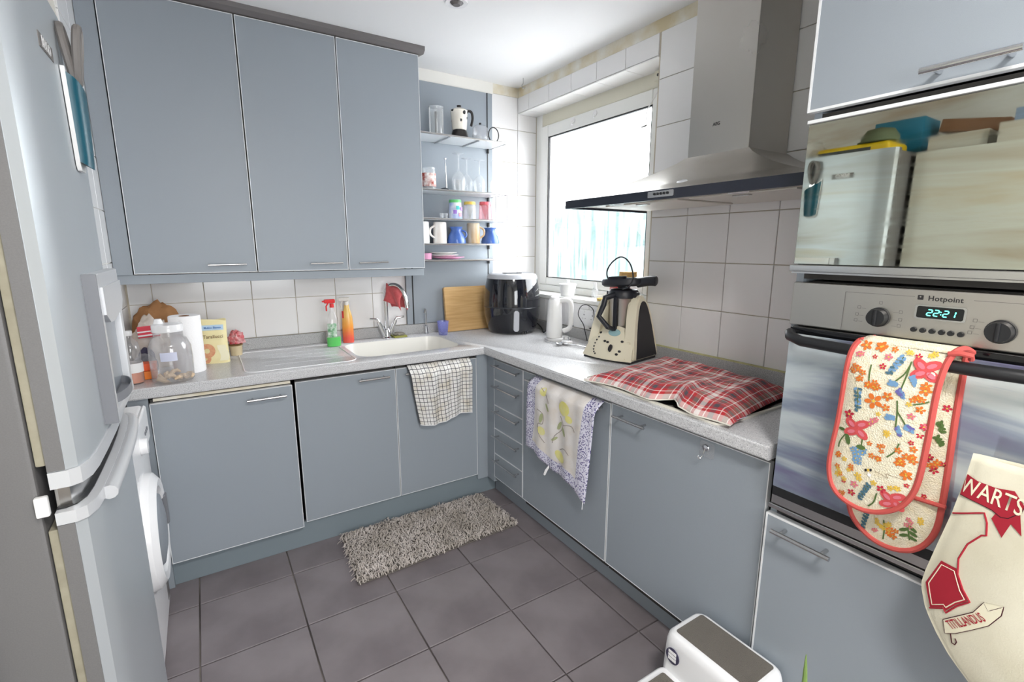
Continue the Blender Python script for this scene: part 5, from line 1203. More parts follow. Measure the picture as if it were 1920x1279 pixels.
# bottom shelf
mat('pink_tub', rgb(240, 170, 205), 0.35)
pk = stand('pink_pot', 'small pink pot at the left end of the bottom shelf', 'pot', -0.745, -0.15, S5)
MB().lathe([(0, 0), (0.026, 0), (0.028, 0.03), (0.028, 0.036), (0, 0.037)], (-0.745, -0.15, S5), 22).build('pot_body', 'pink_tub', pk, world=True)
for k, (x, r, z, m_, lab) in enumerate(((-0.60, 0.10, 0.0, 'pink_tub', 'flat pink rimmed plate lying on the bottom shelf'), (-0.63, 0.09, 0.0135, 'mug_white', 'white plate stacked on the pink plate'), (-0.635, 0.085, 0.028, 'mug_white', 'upper white saucer topping the plate stack'))):
    t = stand('plate', lab, 'plate', x, -0.135, S5 + z, 'plates on the bottom shelf')
    MB().lathe([(0, 0), (r * 0.6, 0), (r * 0.66, 0.002), (r, 0.011), (r, 0.013), (r * 0.62, 0.006), (0, 0.005)], (x, -0.135, S5 + z + 0.0003), 36).build('dish', m_, t, world=True)
    MB().lathe([(r * 1.0, 0.0105), (r * 1.008, 0.012), (r * 1.0, 0.0134)], (x, -0.135, S5 + z + 0.0003), 36).build('rim', m_, t, world=True)

# ------------------------------------------------------------------ textiles
def uvmat(name, fn, rough=0.9, bump=0.3):
    m = mat(name, (1, 1, 1, 1), rough, sheen=0.15, bump=bump, bscale=350)
    nt = m.node_tree; uv = node(nt, 'ShaderNodeUVMap'); s = node(nt, 'ShaderNodeSeparateXYZ'); nt.links.new(uv.outputs[0], s.inputs[0])
    out = fn(nt, s.outputs[0], s.outputs[1], uv.outputs[0])
    nt.links.new(out, nt.nodes['Principled BSDF'].inputs['Base Color'])
    return m
def mth(nt, op, a, b=None, c=None):
    n_ = node(nt, 'ShaderNodeMath', operation=op)
    for i, x in enumerate((a, b, c)):
        if x is None: continue
        if isinstance(x, (int, float)): n_.inputs[i].default_value = x
        else: nt.links.new(x, n_.inputs[i])
    return n_.outputs[0]
def mixc(nt, f, a, b, mode='MIX'):
    n_ = node(nt, 'ShaderNodeMix', data_type='RGBA', blend_type=mode)
    for i, x in ((0, f), (6, a), (7, b)):
        if isinstance(x, (int, float)): n_.inputs[i].default_value = x
        elif isinstance(x, tuple): n_.inputs[i].default_value = x
        else: nt.links.new(x, n_.inputs[i])
    return n_.outputs[2]
def ramp(nt, f, stops, const=True):
    r = node(nt, 'ShaderNodeValToRGB'); r.color_ramp.interpolation = 'CONSTANT' if const else 'LINEAR'
    e = r.color_ramp.elements; e[0].position, e[0].color = stops[0]; e[1].position, e[1].color = stops[1]
    for p, c in stops[2:]:
        k = e.new(p); k.color = c
    nt.links.new(f, r.inputs['Fac']); return r.outputs['Color']
def noise_out(nt, vec, scale, detail=3.0):
    n_ = node(nt, 'ShaderNodeTexNoise'); setin(n_, 'Scale', scale); setin(n_, 'Detail', detail); nt.links.new(vec, n_.inputs['Vector']); return n_.outputs['Fac']
def check_fn(nt, u, v, uv):
    fu = mth(nt, 'FRACT', mth(nt, 'MULTIPLY', u, 17.0)); fv = mth(nt, 'FRACT', mth(nt, 'MULTIPLY', v, 15.0))
    ln = mth(nt, 'MAXIMUM', mth(nt, 'LESS_THAN', fu, 0.13), mth(nt, 'LESS_THAN', fv, 0.13))
    base = ramp(nt, noise_out(nt, uv, 4.0), [(0.45, rgb(236, 234, 232)), (0.7, rgb(214, 205, 188))], False)
    return mixc(nt, ln, base, rgb(70, 68, 72))
uvmat('check_cloth', check_fn)
def plaid_fn(nt, u, v, uv):
    R, D, W, G = rgb(188, 36, 44), rgb(70, 66, 76), rgb(240, 230, 226), rgb(140, 112, 100)
    st = [(0.0, W), (0.15, R), (0.25, W), (0.275, R), (0.36, D), (0.50, R), (0.62, W), (0.645, R), (0.75, G), (0.88, W), (0.905, R)]
    a = ramp(nt, mth(nt, 'FRACT', mth(nt, 'MULTIPLY', u, 4.3)), st); b = ramp(nt, mth(nt, 'FRACT', mth(nt, 'MULTIPLY', v, 5.0)), st)
    return mixc(nt, 0.5, a, b)
uvmat('plaid_cloth', plaid_fn)
def lemon_fn(nt, u, v, uv):
    eu = mth(nt, 'MINIMUM', u, mth(nt, 'SUBTRACT', 1.0, u)); ev = mth(nt, 'SUBTRACT', 1.0, v)
    bd_ = mth(nt, 'MAXIMUM', mth(nt, 'LESS_THAN', eu, 0.135), mth(nt, 'LESS_THAN', ev, 0.13))
    vo = node(nt, 'ShaderNodeTexVoronoi'); setin(vo, 'Scale', 68.0); nt.links.new(uv, vo.inputs['Vector'])
    pt = ramp(nt, vo.outputs['Distance'], [(0.0, rgb(92, 84, 140)), (0.40, rgb(222, 220, 236))])
    base = ramp(nt, noise_out(nt, uv, 5.0), [(0.42, rgb(236, 231, 228)), (0.65, rgb(228, 219, 210))], False)
    return mixc(nt, bd_, base, pt)
uvmat('lemon_cloth', lemon_fn)
# checked towel on the sink door
def ck(u, v):
    x0, x1 = -1.066, -0.706
    x = x0 + (x1 - x0) * u + 0.055 * (1 - u) * v
    zb = 0.518 + 0.022 * u + 0.012 * math.sin(u * 7 + 2.4)
    z = 0.849 + (zb - 0.849) * v
    fold = 0.010 * math.sin(u * 15 + 0.6 * v * 4) * min(1, v * 3) * (0.35 + 0.65 * (1 - u)) + 0.005 * math.sin(u * 31 + 3 * v)
    y = -0.592 - 0.046 * math.sin(min(v / 0.20, 1) * math.pi / 2) + 0.012 * max(0, v - 0.2) + fold
    return (x, y, z)
tk = thing('tea_towel', 'white and black checked tea towel on the sink cupboard', 'tea towel', (-0.89, -0.63, 0.52))
tw_ = MB(); tw_.grid(ck, 48, 36); tw_.build('cloth', 'check_cloth', tk, world=True, solid=0.003)
MB().tube([Vector(ck(u / 24, 1.0)) + Vector((0, -0.0005, 0)) for u in range(25)], 0.0026, 6).build('hem', 'paper_white', tk, world=True)
# lemon towel on the right hand cupboard
def le(u, v):
    y0, y1 = -1.078, -1.552
    y = y0 + (y1 - y0) * u + (0.040 * (1 - u) + 0.062 * u) * v * (1 if True else 0)
    zb = 0.474 - 0.045 * u - 0.055 * u ** 3 + 0.012 * math.sin(u * 10)
    z = 0.838 + (zb - 0.838) * v
    fold = 0.006 * math.sin(u * 12 + 1.5 * v) * min(1, v * 2) + 0.003 * math.sin(u * 29 - 4 * v)
    x = -0.592 - 0.046 * math.sin(min(v / 0.12, 1) * math.pi / 2) + 0.008 * max(0, v - 0.15) + fold
    return (x, y, z)
def le2(u, v, e=0.0032):
    p = Vector(le(u, v)); return p + Vector((-e, 0, 0))
tl_ = thing('tea_towel', 'lemon printed tea towel with lilac border on the right hand cupboard', 'tea towel', (-0.63, -1.31, 0.39))
tw_ = MB(); tw_.grid(le, 40, 40); tw_.build('cloth', 'lemon_cloth', tl_, world=True, solid=0.003)
mat('lemon_yellow', rgb(232, 224, 130), 0.9, var=0.6, vscale=30, vcol=rgb(238, 234, 190)); mat('leaf_sketch', rgb(178, 184, 140), 0.9); mat('sketch_grey', rgb(150, 140, 132), 0.9)
def blob(fn, name, m, parent, cu, cv, ru, rv, rot=0.0, n=20, e=0.0032):
    mb = MB(); c_ = mb.bm.verts.new(fn(cu, cv, e)); ring = []
    for i in range(n):
        a = 2 * math.pi * i / n; x = math.cos(a) * ru; y = math.sin(a) * rv
        ring.append(mb.bm.verts.new(fn(cu + x * math.cos(rot) - y * math.sin(rot), cv + x * math.sin(rot) + y * math.cos(rot), e)))
    for i in range(n): mb.bm.faces.new((c_, ring[i], ring[(i + 1) % n]))
    return mb.build(name, m, parent, world=True, recalc=False)
for cu, cv, ru, rv, rt in ((0.27, 0.12, 0.05, 0.055, 0.3), (0.60, 0.20, 0.075, 0.085, -0.5), (0.60, 0.78, 0.085, 0.055, 0.5), (0.30, 0.62, 0.05, 0.06, 0.9), (0.68, 0.30, 0.05, 0.04, 0.2)):
    blob(le2, 'lemon_print', 'lemon_yellow', tl_, cu, cv, ru, rv, rt)
for cu, cv, ru, rv, rt in ((0.55, 0.42, 0.022, 0.06, 0.4), (0.62, 0.47, 0.02, 0.055, -0.5), (0.28, 0.46, 0.025, 0.07, 0.15), (0.36, 0.28, 0.018, 0.05, -0.7), (0.50, 0.60, 0.015, 0.05, 0.8)):
    blob(le2, 'leaf_print', 'leaf_sketch', tl_, cu, cv, ru, rv, rt, 12)
for pts in (((0.20, 0.38), (0.30, 0.40), (0.31, 0.52), (0.24, 0.56), (0.27, 0.68), (0.36, 0.74)), ((0.55, 0.30), (0.60, 0.38), (0.58, 0.46), (0.50, 0.56), (0.48, 0.66)), ((0.22, 0.08), (0.32, 0.14), (0.38, 0.22)), ((0.58, 0.70), (0.66, 0.66), (0.74, 0.69)), ((0.60, 0.40), (0.72, 0.36), (0.78, 0.40))):
    P = smooth_path([(a, b, 0) for a, b in pts], 5)
    MB().tube([le2(p.x, p.y, 0.0022) for p in P], 0.0015, 5).build('sketch_line', 'sketch_grey', tl_, world=True)
MB().tube([le2(0.44, 0.985, -0.002), Vector(le2(0.44, 1.0)) + Vector((-0.008, 0.008, -0.02)), Vector(le2(0.44, 1.0)) + Vector((-0.006, 0.022, -0.045))], [0.004, 0.007, 0.006], 6).build('hanging_loop', 'paper_white', tl_, world=True)
MB().tube([le2(0.985, 0.995), Vector(le2(0.985, 1.0)) + Vector((0, 0.002, -0.03))], 0.0016, 5).build('loose_thread', 'paper_white', tl_, world=True)
# hob under a tartan cloth
hb_ = thing('hob', 'cream edged glass hob under the tartan cloth', 'hob', (-0.34, -1.74, 0.90))
HO = rrect(-0.600, -0.085, -2.075, -1.415, 0.03, 5)
mat('hob_cream', rgb(232, 228, 216), 0.2)
q = MB(); q.prism(HO, lambda a, b: (a, b, 0.9003), lambda a, b: (a, b, 0.9075)); q.build('hob_plate', 'hob_cream', hb_, world=True)
q = MB(); q.prism(rrect(-0.590, -0.095, -2.065, -1.425, 0.025, 5), lambda a, b: (a, b, 0.9076), lambda a, b: (a, b, 0.9085)); q.build('hob_glass', 'black_gloss', hb_, world=True)
for k in range(4): MB().lathe([(0, 0), (0.017, 0), (0.016, 0.022), (0, 0.023)], (-0.125 - 0.0 * k, -1.99 + 0.0 * k - 0.0, 0.9086), 18).build('control_knob', 'black_plastic', hb_, world=True) if k == 0 else None
for x, y, r in ((-0.22, -1.57, 0.08), (-0.46, -1.57, 0.065), (-0.22, -1.87, 0.065), (-0.46, -1.87, 0.08)):
    MB().lathe([(r, 0.0), (r, 0.0135), (r * 0.94, 0.0145), (r * 0.94, 0.0)], (x, y, 0.9086), 30).build('burner_ring', 'black_plastic', hb_, world=True)
from mathutils import noise as _nz
CA, CB, CC, CD = Vector((-0.638, -1.475, 0)), Vector((-0.075, -1.388, 0)), Vector((-0.10, -2.03, 0)), Vector((-0.605, -2.105, 0))
def pl(u, v):
    p = (CA * (1 - u) + CB * u) * (1 - v) + (CD * (1 - u) + CC * u) * v
    p = p + Vector((0.030 * math.sin(v * 3.1) * (1 - u) + 0.018 * math.sin(v * 9) * (1 - u), 0.02 * math.sin(u * 3.1) * (v - 0.5), 0))
    p.x += 0.055 * (1 - u) * max(0.0, 1 - abs(v - 0.60) / 0.10) - 0.035 * (1 - u) * max(0.0, 1 - abs(v - 0.82) / 0.2)
    e = min(u, 1 - u, v * 1.1, (1 - v) * 1.1); h = min(1, e / 0.14)
    z = 0.915 + 0.042 * h ** 0.7 + 0.012 * _nz.noise(Vector((u * 3.2, v * 4, 1.3))) * h + 0.009 * _nz.noise(Vector((u * 8, v * 9, 4))) * h + 0.012 * (1 - u) * max(0.0, 1 - abs(v - 0.66) / 0.12)
    p.z = max(z, 0.9125)
    return p
pt_ = thing('tartan_cloth', 'red tartan cloth spread over the hob', 'cloth', (-0.35, -1.74, 0.91))
q = MB(); q.grid(pl, 64, 64); q.build('cloth', 'plaid_cloth', pt_, world=True, solid=0.003)
MB().tube([Vector(pl(0, i / 50)) + Vector((-0.001, 0, 0)) for i in range(51)], 0.0024, 6).build('hem', 'hob_cream', pt_, world=True)
lbq = MB(); lbq.obox(Matrix.Translation(Vector(pl(0.10, 0.99)) + Vector((0.02, -0.008, 0.0))) @ Matrix.Rotation(-0.6, 4, 'X'), 0.035, 0.018, 0.001); lbq.build('sewn_label', 'label_lilac', pt_, world=True)

# ------------------------------------------------------------------ oven gloves
def glove_cloth(nt, u, v, uv): return ramp(nt, noise_out(nt, uv, 9.0), [(0.40, rgb(240, 232, 208)), (0.7, rgb(232, 220, 188))], False)
uvmat('glove_cream', glove_cloth, bump=0.5)
mat('piping_coral', rgb(196, 84, 78), 0.8)
gv = thing('oven_gloves', 'floral double oven gloves with coral piping over the oven handle', 'oven gloves', (-0.66, -2.53, 0.78))
def pad_outline(cy0, z0, cy1, z1, w0, w1, n=26):
    """stadium from the top edge (straight) to a round bottom; returns (y, z) counter-clockwise"""
    pts = []
    a = Vector((cy0, z0)); b = Vector((cy1, z1)); d_ = (b - a).normalized(); s_ = Vector((-d_.y, d_.x))
    L = (b - a).length - w1
    for i in range(9):
        t = i / 8; pts.append(a + d_ * (L * t) + s_ * (w0 + (w1 - w0) * t ** 1.5))
    c = a + d_ * L
    for i in range(1, n):
        an = math.pi * i / n; pts.append(c + s_ * (w1 * math.cos(an)) + d_ * (w1 * math.sin(an)))
    for i in range(9):
        t = 1 - i / 8; pts.append(a + d_ * (L * t) - s_ * (w0 + (w1 - w0) * t ** 1.5))
    return pts
def pad(out, xf, thick, name, rings=7):
    cx = sum(p.x for p in out) / len(out); cz = sum(p.y for p in out) / len(out); mb = MB()
    for side in (-1, 1):
        R = []
        for k in range(rings + 1):
            t = k / rings; R.append([mb.bm.verts.new((xf(cx + (p.x - cx) * t, cz + (p.y - cz) * t) + side * thick * (1 - t ** 4) * 0.5, cx + (p.x - cx) * t, cz + (p.y - cz) * t)) for p in out] if k else [mb.bm.verts.new((xf(cx, cz) + side * thick * 0.5, cx, cz))])
        for a, b in zip(R, R[1:]):
            N = len(b)
            for i in range(N):
                j = (i + 1) % N
                f = mb.bm.faces.new((a[0], b[j], b[i])) if len(a) == 1 else mb.bm.faces.new((a[i], a[j], b[j], b[i]))
                for lp in f.loops: lp[mb.uv].uv = (lp.vert.co.y * 6, lp.vert.co.z * 6)
    return mb.build(name, 'glove_cream', gv, world=True, ang=3.2)
def outline(pts):
    P = smooth_path([(a, b, 0) for a, b in pts], 3); return [Vector((p.x, p.y)) for p in P]
fo = outline([(-2.440, 1.240), (-2.432, 1.226), (-2.427, 1.195), (-2.425, 1.122), (-2.423, 1.045), (-2.418, 0.985), (-2.416, 0.936), (-2.423, 0.895), (-2.439, 0.870), (-2.464, 0.856), (-2.498, 0.852), (-2.532, 0.864), (-2.562, 0.890), (-2.580, 0.927), (-2.588, 0.975), (-2.591, 1.06), (-2.592, 1.156), (-2.597, 1.215), (-2.603, 1.236)])
bo2 = outline([(-2.450, 1.238), (-2.448, 1.10), (-2.448, 0.95), (-2.450, 0.870), (-2.455, 0.836), (-2.466, 0.809), (-2.488, 0.787), (-2.519, 0.772), (-2.555, 0.772), (-2.586, 0.787), (-2.608, 0.816), (-2.620, 0.857), (-2.621, 0.912), (-2.619, 0.984), (-2.614, 1.099), (-2.612, 1.193), (-2.612, 1.236)])
xfF = lambda y, z: -0.678 + 0.016 * max(0.0, (1.02 - z)) + 0.012 * max(0.0, min(1.0, (z - 1.16) / 0.08)) ** 2
xfB = lambda y, z: -0.640 + 0.022 * max(0.0, min(1, (z - 0.85) / 0.35))
f1 = pad(fo, xfF, 0.022, 'front_mitt'); f2 = pad(bo2, xfB, 0.018, 'back_mitt')
MB().tube([(xfF(p.x, p.y), p.x, p.y) for p in fo], 0.0062, 8).build('piping', 'piping_coral', f1, world=True)
MB().tube([(xfB(p.x, p.y), p.x, p.y) for p in bo2], 0.0062, 8).build('piping', 'piping_coral', f2, world=True)
br_ = MB(); br_.grid(lambda u, v: (-0.666 + 0.052 * v, -2.44 - 0.162 * u - 0.018 * v, 1.238 + 0.010 * math.sin(math.pi * v)), 10, 6); br_.build('joining_strip', 'glove_cream', gv, world=True, solid=0.006)
MB().tube([(-0.666 + 0.052 * i / 6, -2.602 - 0.018 * i / 6, 1.238 + 0.010 * math.sin(math.pi * i / 6)) for i in range(7)], 0.006, 8).build('strip_piping', 'piping_coral', gv, world=True)
MB().tube([(-0.665, -2.44, 1.240), (-0.62, -2.45, 1.244)], 0.006, 8).build('strip_piping', 'piping_coral', gv, world=True)
MB().tube([(-0.67, -2.598, 1.238), (-0.672, -2.615, 1.243), (-0.668, -2.632, 1.240), (-0.66, -2.630, 1.232)], 0.0055, 8).build('hanging_loop', 'piping_coral', gv, world=True)
MB().tube([(xfB(0, 0.905) - 0.0095, -2.462 - 0.168 * i / 8, 0.905 + 0.008 * i / 8) for i in range(9)], 0.005, 8).build('pocket_piping', 'piping_coral', f2, world=True)
for n_, c in dict(fl_orange=(214, 112, 40), fl_red=(186, 36, 60), fl_pink=(214, 116, 130), fl_blue=(112, 152, 190), fl_teal=(72, 108, 124), fl_yellow=(222, 184, 72), fl_green=(82, 108, 56), fl_coral=(204, 78, 80), fl_purple=(104, 100, 164)).items(): mat(n_, rgb(*c), 0.9)
PR = {}
def onpad(y, z, pad_i, e):
    xf = (xfF, xfB)[pad_i]; th = (0.022, 0.018)[pad_i]; out = (fo, bo2)[pad_i]
    cx = sum(p.x for p in out) / len(out); cz = sum(p.y for p in out) / len(out)
    # radial position along the ray to the outline
    d_ = Vector((y - cx, z - cz)); t = 0.0
    if d_.length > 1e-6:
        an = math.atan2(d_.y, d_.x); best = min(out, key=lambda p: abs((math.atan2(p.y - cz, p.x - cx) - an + math.pi) % (2 * math.pi) - math.pi)); t = min(1.0, d_.length / (best - Vector((cx, cz))).length)
    return Vector((xf(y, z) - th * (1 - t ** 4) * 0.5 - e, y, z))
def petal_flower(col, y, z, r, pad_i=0, n=5, centre='fl_yellow'):
    mb = PR.setdefault((pad_i, col), MB()); a0 = random.random() * 6
    for k in range(n):
        a = a0 + 2 * math.pi * k / n; ring = []
        c_ = (y + r * 0.62 * math.cos(a), z + r * 0.62 * math.sin(a))
        for i in range(8):
            b = 2 * math.pi * i / 8; px = 0.42 * r * math.cos(b); py = 0.30 * r * math.sin(b)
            ring.append(onpad(c_[0] + px * math.cos(a) - py * math.sin(a), c_[1] + px * math.sin(a) + py * math.cos(a), pad_i, 0.0012))
        mb.poly3(ring)
    dot(centre, y, z, r * 0.2, pad_i, 0.0016)
def dot(col, y, z, r, pad_i=0, e=0.0013, sx=1.0, rot=0.0, n=8):
    mb = PR.setdefault((pad_i, col), MB())
    mb.poly3([onpad(y + r * sx * math.cos(b) * math.cos(rot) - r * math.sin(b) * math.sin(rot), z + r * sx * math.cos(b) * math.sin(rot) + r * math.sin(b) * math.cos(rot), pad_i, e) for b in [2 * math.pi * i / n for i in range(n)]])
def stem(pts, pad_i=0, w=0.0014, col='fl_green'):
    mb = PR.setdefault((pad_i, col), MB()); P = smooth_path([(a, b, 0) for a, b in pts], 4)
    for a, b in zip(P, P[1:]):
        d_ = (b - a).normalized(); n_ = Vector((-d_.y, d_.x, 0)) * w
        mb.poly3([onpad(q.x, q.y, pad_i, 0.001) for q in (a - n_, b - n_, b + n_, a + n_)])
# pixel positions measured in a 863 x 1279 crop of the photograph -> glove plane
def _hom(H, px, py):
    a, b = px / 1000.0, py / 1000.0; w = H[6] * a + H[7] * b + 1.0
    return ((H[0] * a + H[1] * b + H[2]) / w, (H[3] * a + H[4] * b + H[5]) / w)
def GP(px, py): return _hom((-1.080623, 0.034115, -2.366648, 0.42239, -0.465345, 1.253377, 0.291692, -0.034932), px, py)
def sprig(px, py, cols, n, spread, r, pad_i=0):
    for k in range(n):
        a = random.random() * 6.28; q = spread * math.sqrt(random.random()); x, z = GP(px + q * math.cos(a), py + q * math.sin(a))
        petal_flower(random.choice(cols), x, z, r * random.uniform(0.8, 1.2), pad_i)
def spike(px, py, dx, dy, cols, n=9, pad_i=0):
    for k in range(n):
        t = k / (n - 1); s = (-1) ** k * 18 * (1 - 0.4 * t); x, z = GP(px + dx * t - s * dy / 150, py + dy * t + s * dx / 150 + s * 0.2)
        dot(random.choice(cols), x, z, 0.0030, pad_i, sx=1.6, rot=random.random() * 3)
    stem([GP(px, py), GP(px + dx * 0.5, py + dy * 0.5), GP(px + dx, py + dy)], pad_i, 0.0008)
sprig(235, 85, ['fl_orange'], 1, 1, 0.010); sprig(325, 98, ['fl_orange'], 2, 18, 0.010); sprig(395, 110, ['fl_orange'], 1, 1, 0.008); sprig(220, 130, ['fl_pink'], 3, 22, 0.006); sprig(290, 147, ['fl_red'], 1, 1, 0.006)
sprig(365, 150, ['fl_pink'], 1, 1, 0.009); sprig(338, 200, ['fl_red'], 1, 1, 0.008); sprig(530, 150, ['fl_red'], 1, 1, 0.007); sprig(605, 140, ['fl_yellow'], 2, 15, 0.006)
sprig(200, 230, ['fl_orange'], 8, 42, 0.0065); sprig(290, 290, ['fl_orange'], 8, 48, 0.0065); stem([GP(275, 190), GP(268, 240), GP(265, 290)]); sprig(480, 130, ['fl_yellow'], 2, 12, 0.005)
spike(450, 150, -75, 90, ['fl_teal', 'fl_blue'], 13); stem([GP(495, 175), GP(475, 250), GP(440, 340)]); stem([GP(490, 195), GP(460, 245), GP(395, 295)]); spike(380, 290, 40, 10, ['fl_blue']); spike(505, 255, 18, 45, ['fl_blue']); spike(430, 330, 30, 40, ['fl_purple', 'fl_blue'])
def ribbon_flower(px, py, s, col='fl_coral', pad_i=0):
    for ang, L in ((2.4, 1.0), (0.5, 1.1), (-0.7, 1.15), (3.6, 0.9)):
        x, z = GP(px + 26 * s * math.cos(ang) * L, py - 30 * s * math.sin(ang) * L); dot(col, x, z, 0.0075 * s, pad_i, sx=1.7, rot=math.atan2(math.sin(ang), -math.cos(ang)), n=12)
        dot('fl_pink', x, z, 0.0035 * s, pad_i, 0.0017, sx=1.9, rot=math.atan2(math.sin(ang), -math.cos(ang)))
ribbon_flower(575, 225, 1.35); ribbon_flower(195, 545, 1.3); ribbon_flower(385, 955, 1.25)
spike(205, 320, 0, 120, ['fl_teal', 'fl_blue'], 13); sprig(293, 392, ['fl_orange'], 1, 1, 0.0145); sprig(370, 368, ['fl_orange'], 1, 1, 0.010); sprig(362, 430, ['fl_orange'], 1, 1, 0.008); sprig(320, 465, ['fl_yellow'], 1, 1, 0.006)
sprig(155, 465, ['fl_red'], 1, 1, 0.009); sprig(288, 505, ['fl_pink'], 5, 26, 0.0065); stem([GP(425, 390), GP(425, 460), GP(415, 540)]); stem([GP(425, 450), GP(455, 500), GP(470, 530)]); spike(365, 480, 40, 5, ['fl_blue']); spike(425, 540, 15, 40, ['fl_purple', 'fl_blue']); spike(470, 535, 40, 25, ['fl_purple', 'fl_blue'])
sprig(500, 480, ['fl_pink'], 1, 1, 0.008); sprig(580, 325, ['fl_orange'], 2, 14, 0.010); sprig(530, 375, ['fl_orange'], 4, 34, 0.006); sprig(490, 412, ['fl_yellow'], 1, 1, 0.007); sprig(550, 445, ['fl_orange'], 1, 1, 0.008); stem([GP(510, 415), GP(560, 410), GP(598, 400)]); sprig(560, 535, ['fl_pink', 'fl_red'], 2, 18, 0.007)
stem([GP(150, 560), GP(105, 610), GP(92, 650)]); dot('fl_green', *GP(148, 605), 0.0055, sx=2.4, rot=1.3); dot('fl_green', *GP(112, 548), 0.004, sx=2.0)
sprig(212, 690, ['fl_blue'], 14, 48, 0.007); stem([GP(232, 600), GP(225, 640)]); dot('fl_green', *GP(222, 650), 0.006, sx=1.6)
sprig(355, 575, ['fl_yellow'], 3, 40, 0.0055); sprig(500, 628, ['fl_red'], 1, 1, 0.007); sprig(270, 630, ['fl_orange'], 1, 1, 0.006); sprig(545, 590, ['fl_red'], 1, 1, 0.006)
sprig(330, 690, ['fl_orange'], 7, 50, 0.0062); sprig(430, 715, ['fl_orange'], 8, 50, 0.0065); sprig(505, 700, ['fl_orange'], 5, 36, 0.007); stem([GP(435, 630), GP(410, 675), GP(365, 706)]); sprig(470, 800, ['fl_orange'], 2, 16, 0.010)
sprig(130, 770, ['fl_orange', 'fl_yellow'], 10, 58, 0.0065); sprig(85, 690, ['fl_orange'], 3, 22, 0.006); sprig(208, 820, ['fl_yellow', 'fl_orange'], 2, 12, 0.008)
for dx, c in ((-14, 'tm_dark'), (0, 'fl_yellow'), (14, 'tm_dark')): dot(c, *GP(262 + dx, 778), 0.0035, sx=0.7)
dot('paper_white', *GP(268, 805), 0.004); stem([GP(300, 785), GP(330, 800), GP(370, 825), GP(360, 800), GP(400, 815), GP(450, 832)], 0, 0.0004, 'print_brown')
sprig(120, 840, ['fl_red'], 1, 1, 0.006); sprig(180, 858, ['fl_pink'], 1, 1, 0.008); sprig(162, 905, ['fl_red'], 1, 1, 0.008); spike(265, 860, -60, 80, ['fl_teal'], 12); stem([GP(305, 910), GP(285, 960), GP(250, 985)]); sprig(330, 885, ['fl_red'], 1, 1, 0.008); sprig(405, 880, ['fl_yellow'], 3, 24, 0.006); sprig(470, 868, ['fl_red'], 1, 1, 0.006); sprig(110, 900, ['fl_orange'], 3, 20, 0.005); sprig(290, 850, ['fl_yellow'], 1, 1, 0.006)
# the back mitt
def BP(px, py): return _hom((-1.087314, 0.032108, -2.350158, 0.422408, -0.477569, 1.247702, 0.291692, -0.034932), px, py)
_G = GP; GP = BP
spike(250, 1020, -30, 80, ['fl_teal'], 10, 1); sprig(335, 1080, ['fl_yellow'], 10, 50, 0.0055, 1); sprig(400, 1130, ['fl_orange'], 5, 40, 0.007, 1); stem([BP(345, 1060), BP(345, 1120), BP(335, 1170)], 1)
sprig(490, 1078, ['fl_pink'], 4, 24, 0.006, 1); sprig(280, 1125, ['fl_pink'], 3, 20, 0.005, 1); sprig(545, 1060, ['fl_yellow'], 2, 22, 0.006, 1); stem([BP(478, 1100), BP(482, 1140), BP(485, 1175)], 1)
for px, py, rt in ((455, 1112, 0.6), (455, 1145, 0.5), (505, 1112, -0.6), (505, 1140, -0.4), (500, 1165, -0.3)): dot('fl_green', *BP(px, py), 0.004, 1, sx=2.4, rot=-rt)
sprig(560, 930, ['fl_red'], 2, 20, 0.005, 1); sprig(625, 740, ['fl_orange', 'fl_red'], 8, 60, 0.007, 1); spike(640, 520, 20, 60, ['fl_green'], 8, 1); spike(625, 600, 30, 50, ['fl_green'], 8, 1); sprig(680, 445, ['fl_red'], 1, 1, 0.007, 1)
GP = _G
for (pi, c), mb in PR.items():
    o = mb.build('flower_print', c, (f1, f2)[pi], world=True, recalc=False); o['kind'] = 'stuff'

# ------------------------------------------------------------------ tote bag on the oven handle
def tote_cloth(nt, u, v, uv): return ramp(nt, noise_out(nt, uv, 3.0), [(0.35, rgb(226, 221, 200)), (0.7, rgb(212, 206, 182))], False)
uvmat('tote_cream', tote_cloth, bump=0.12)
mat('tote_red', rgb(168, 28, 48), 0.8); mat('tote_dark', rgb(70, 20, 30), 0.8); mat('tote_print', rgb(238, 232, 206), 0.8)
tt = thing('tote_bag', 'cream cotton tote bag with red banner and shield print', 'bag', (-0.70, -2.83, 0.57))
_TL = [(-2.667, 1.061), (-2.663, 1.013), (-2.653, 0.931), (-2.640, 0.854), (-2.629, 0.786), (-2.626, 0.753), (-2.640, 0.705), (-2.663, 0.665), (-2.689, 0.629), (-2.735, 0.585)]
def tL(v):
    z = 1.061 - 0.476 * min(max(v, 0.0), 1.0)
    for (y0, z0), (y1, z1) in zip(_TL, _TL[1:]):
        if z >= z1 - 1e-9: return Vector((y0 + (y1 - y0) * (z0 - z) / (z0 - z1), z))
    return Vector(_TL[-1])
def tR(v): return Vector((-2.99 - 0.05 * v * (1 - v), 1.090 - 0.58 * v))
def tote(side):
    def f(u, v):
        a, b = tL(v), tR(v); p = a * (1 - u) + b * u
        bul = 0.030 * math.sin(math.pi * min(max(u, 0), 1)) ** 0.6 * (0.25 + 0.75 * math.sin(math.pi * (0.12 + 0.86 * v)))
        fold = 0.005 * math.sin(u * 11 + v * 3) * (1 - v) + 0.004 * math.sin((u * 6 + v * 9))
        return Vector((-0.700 + side * bul + fold * (1 if side < 0 else 0.5) * math.sin(math.pi * u), p.x, p.y - 0.012 * math.sin(math.pi * u) * (1 - v)))
    return f
q = MB(); q.grid(tote(-1), 30, 30); q.grid(tote(1), 30, 30); bmesh.ops.remove_doubles(q.bm, verts=q.bm.verts[:], dist=0.0006)
q.build('bag_body', 'tote_cream', tt, world=True, solid=0.002, recalc=False, ang=3.2)
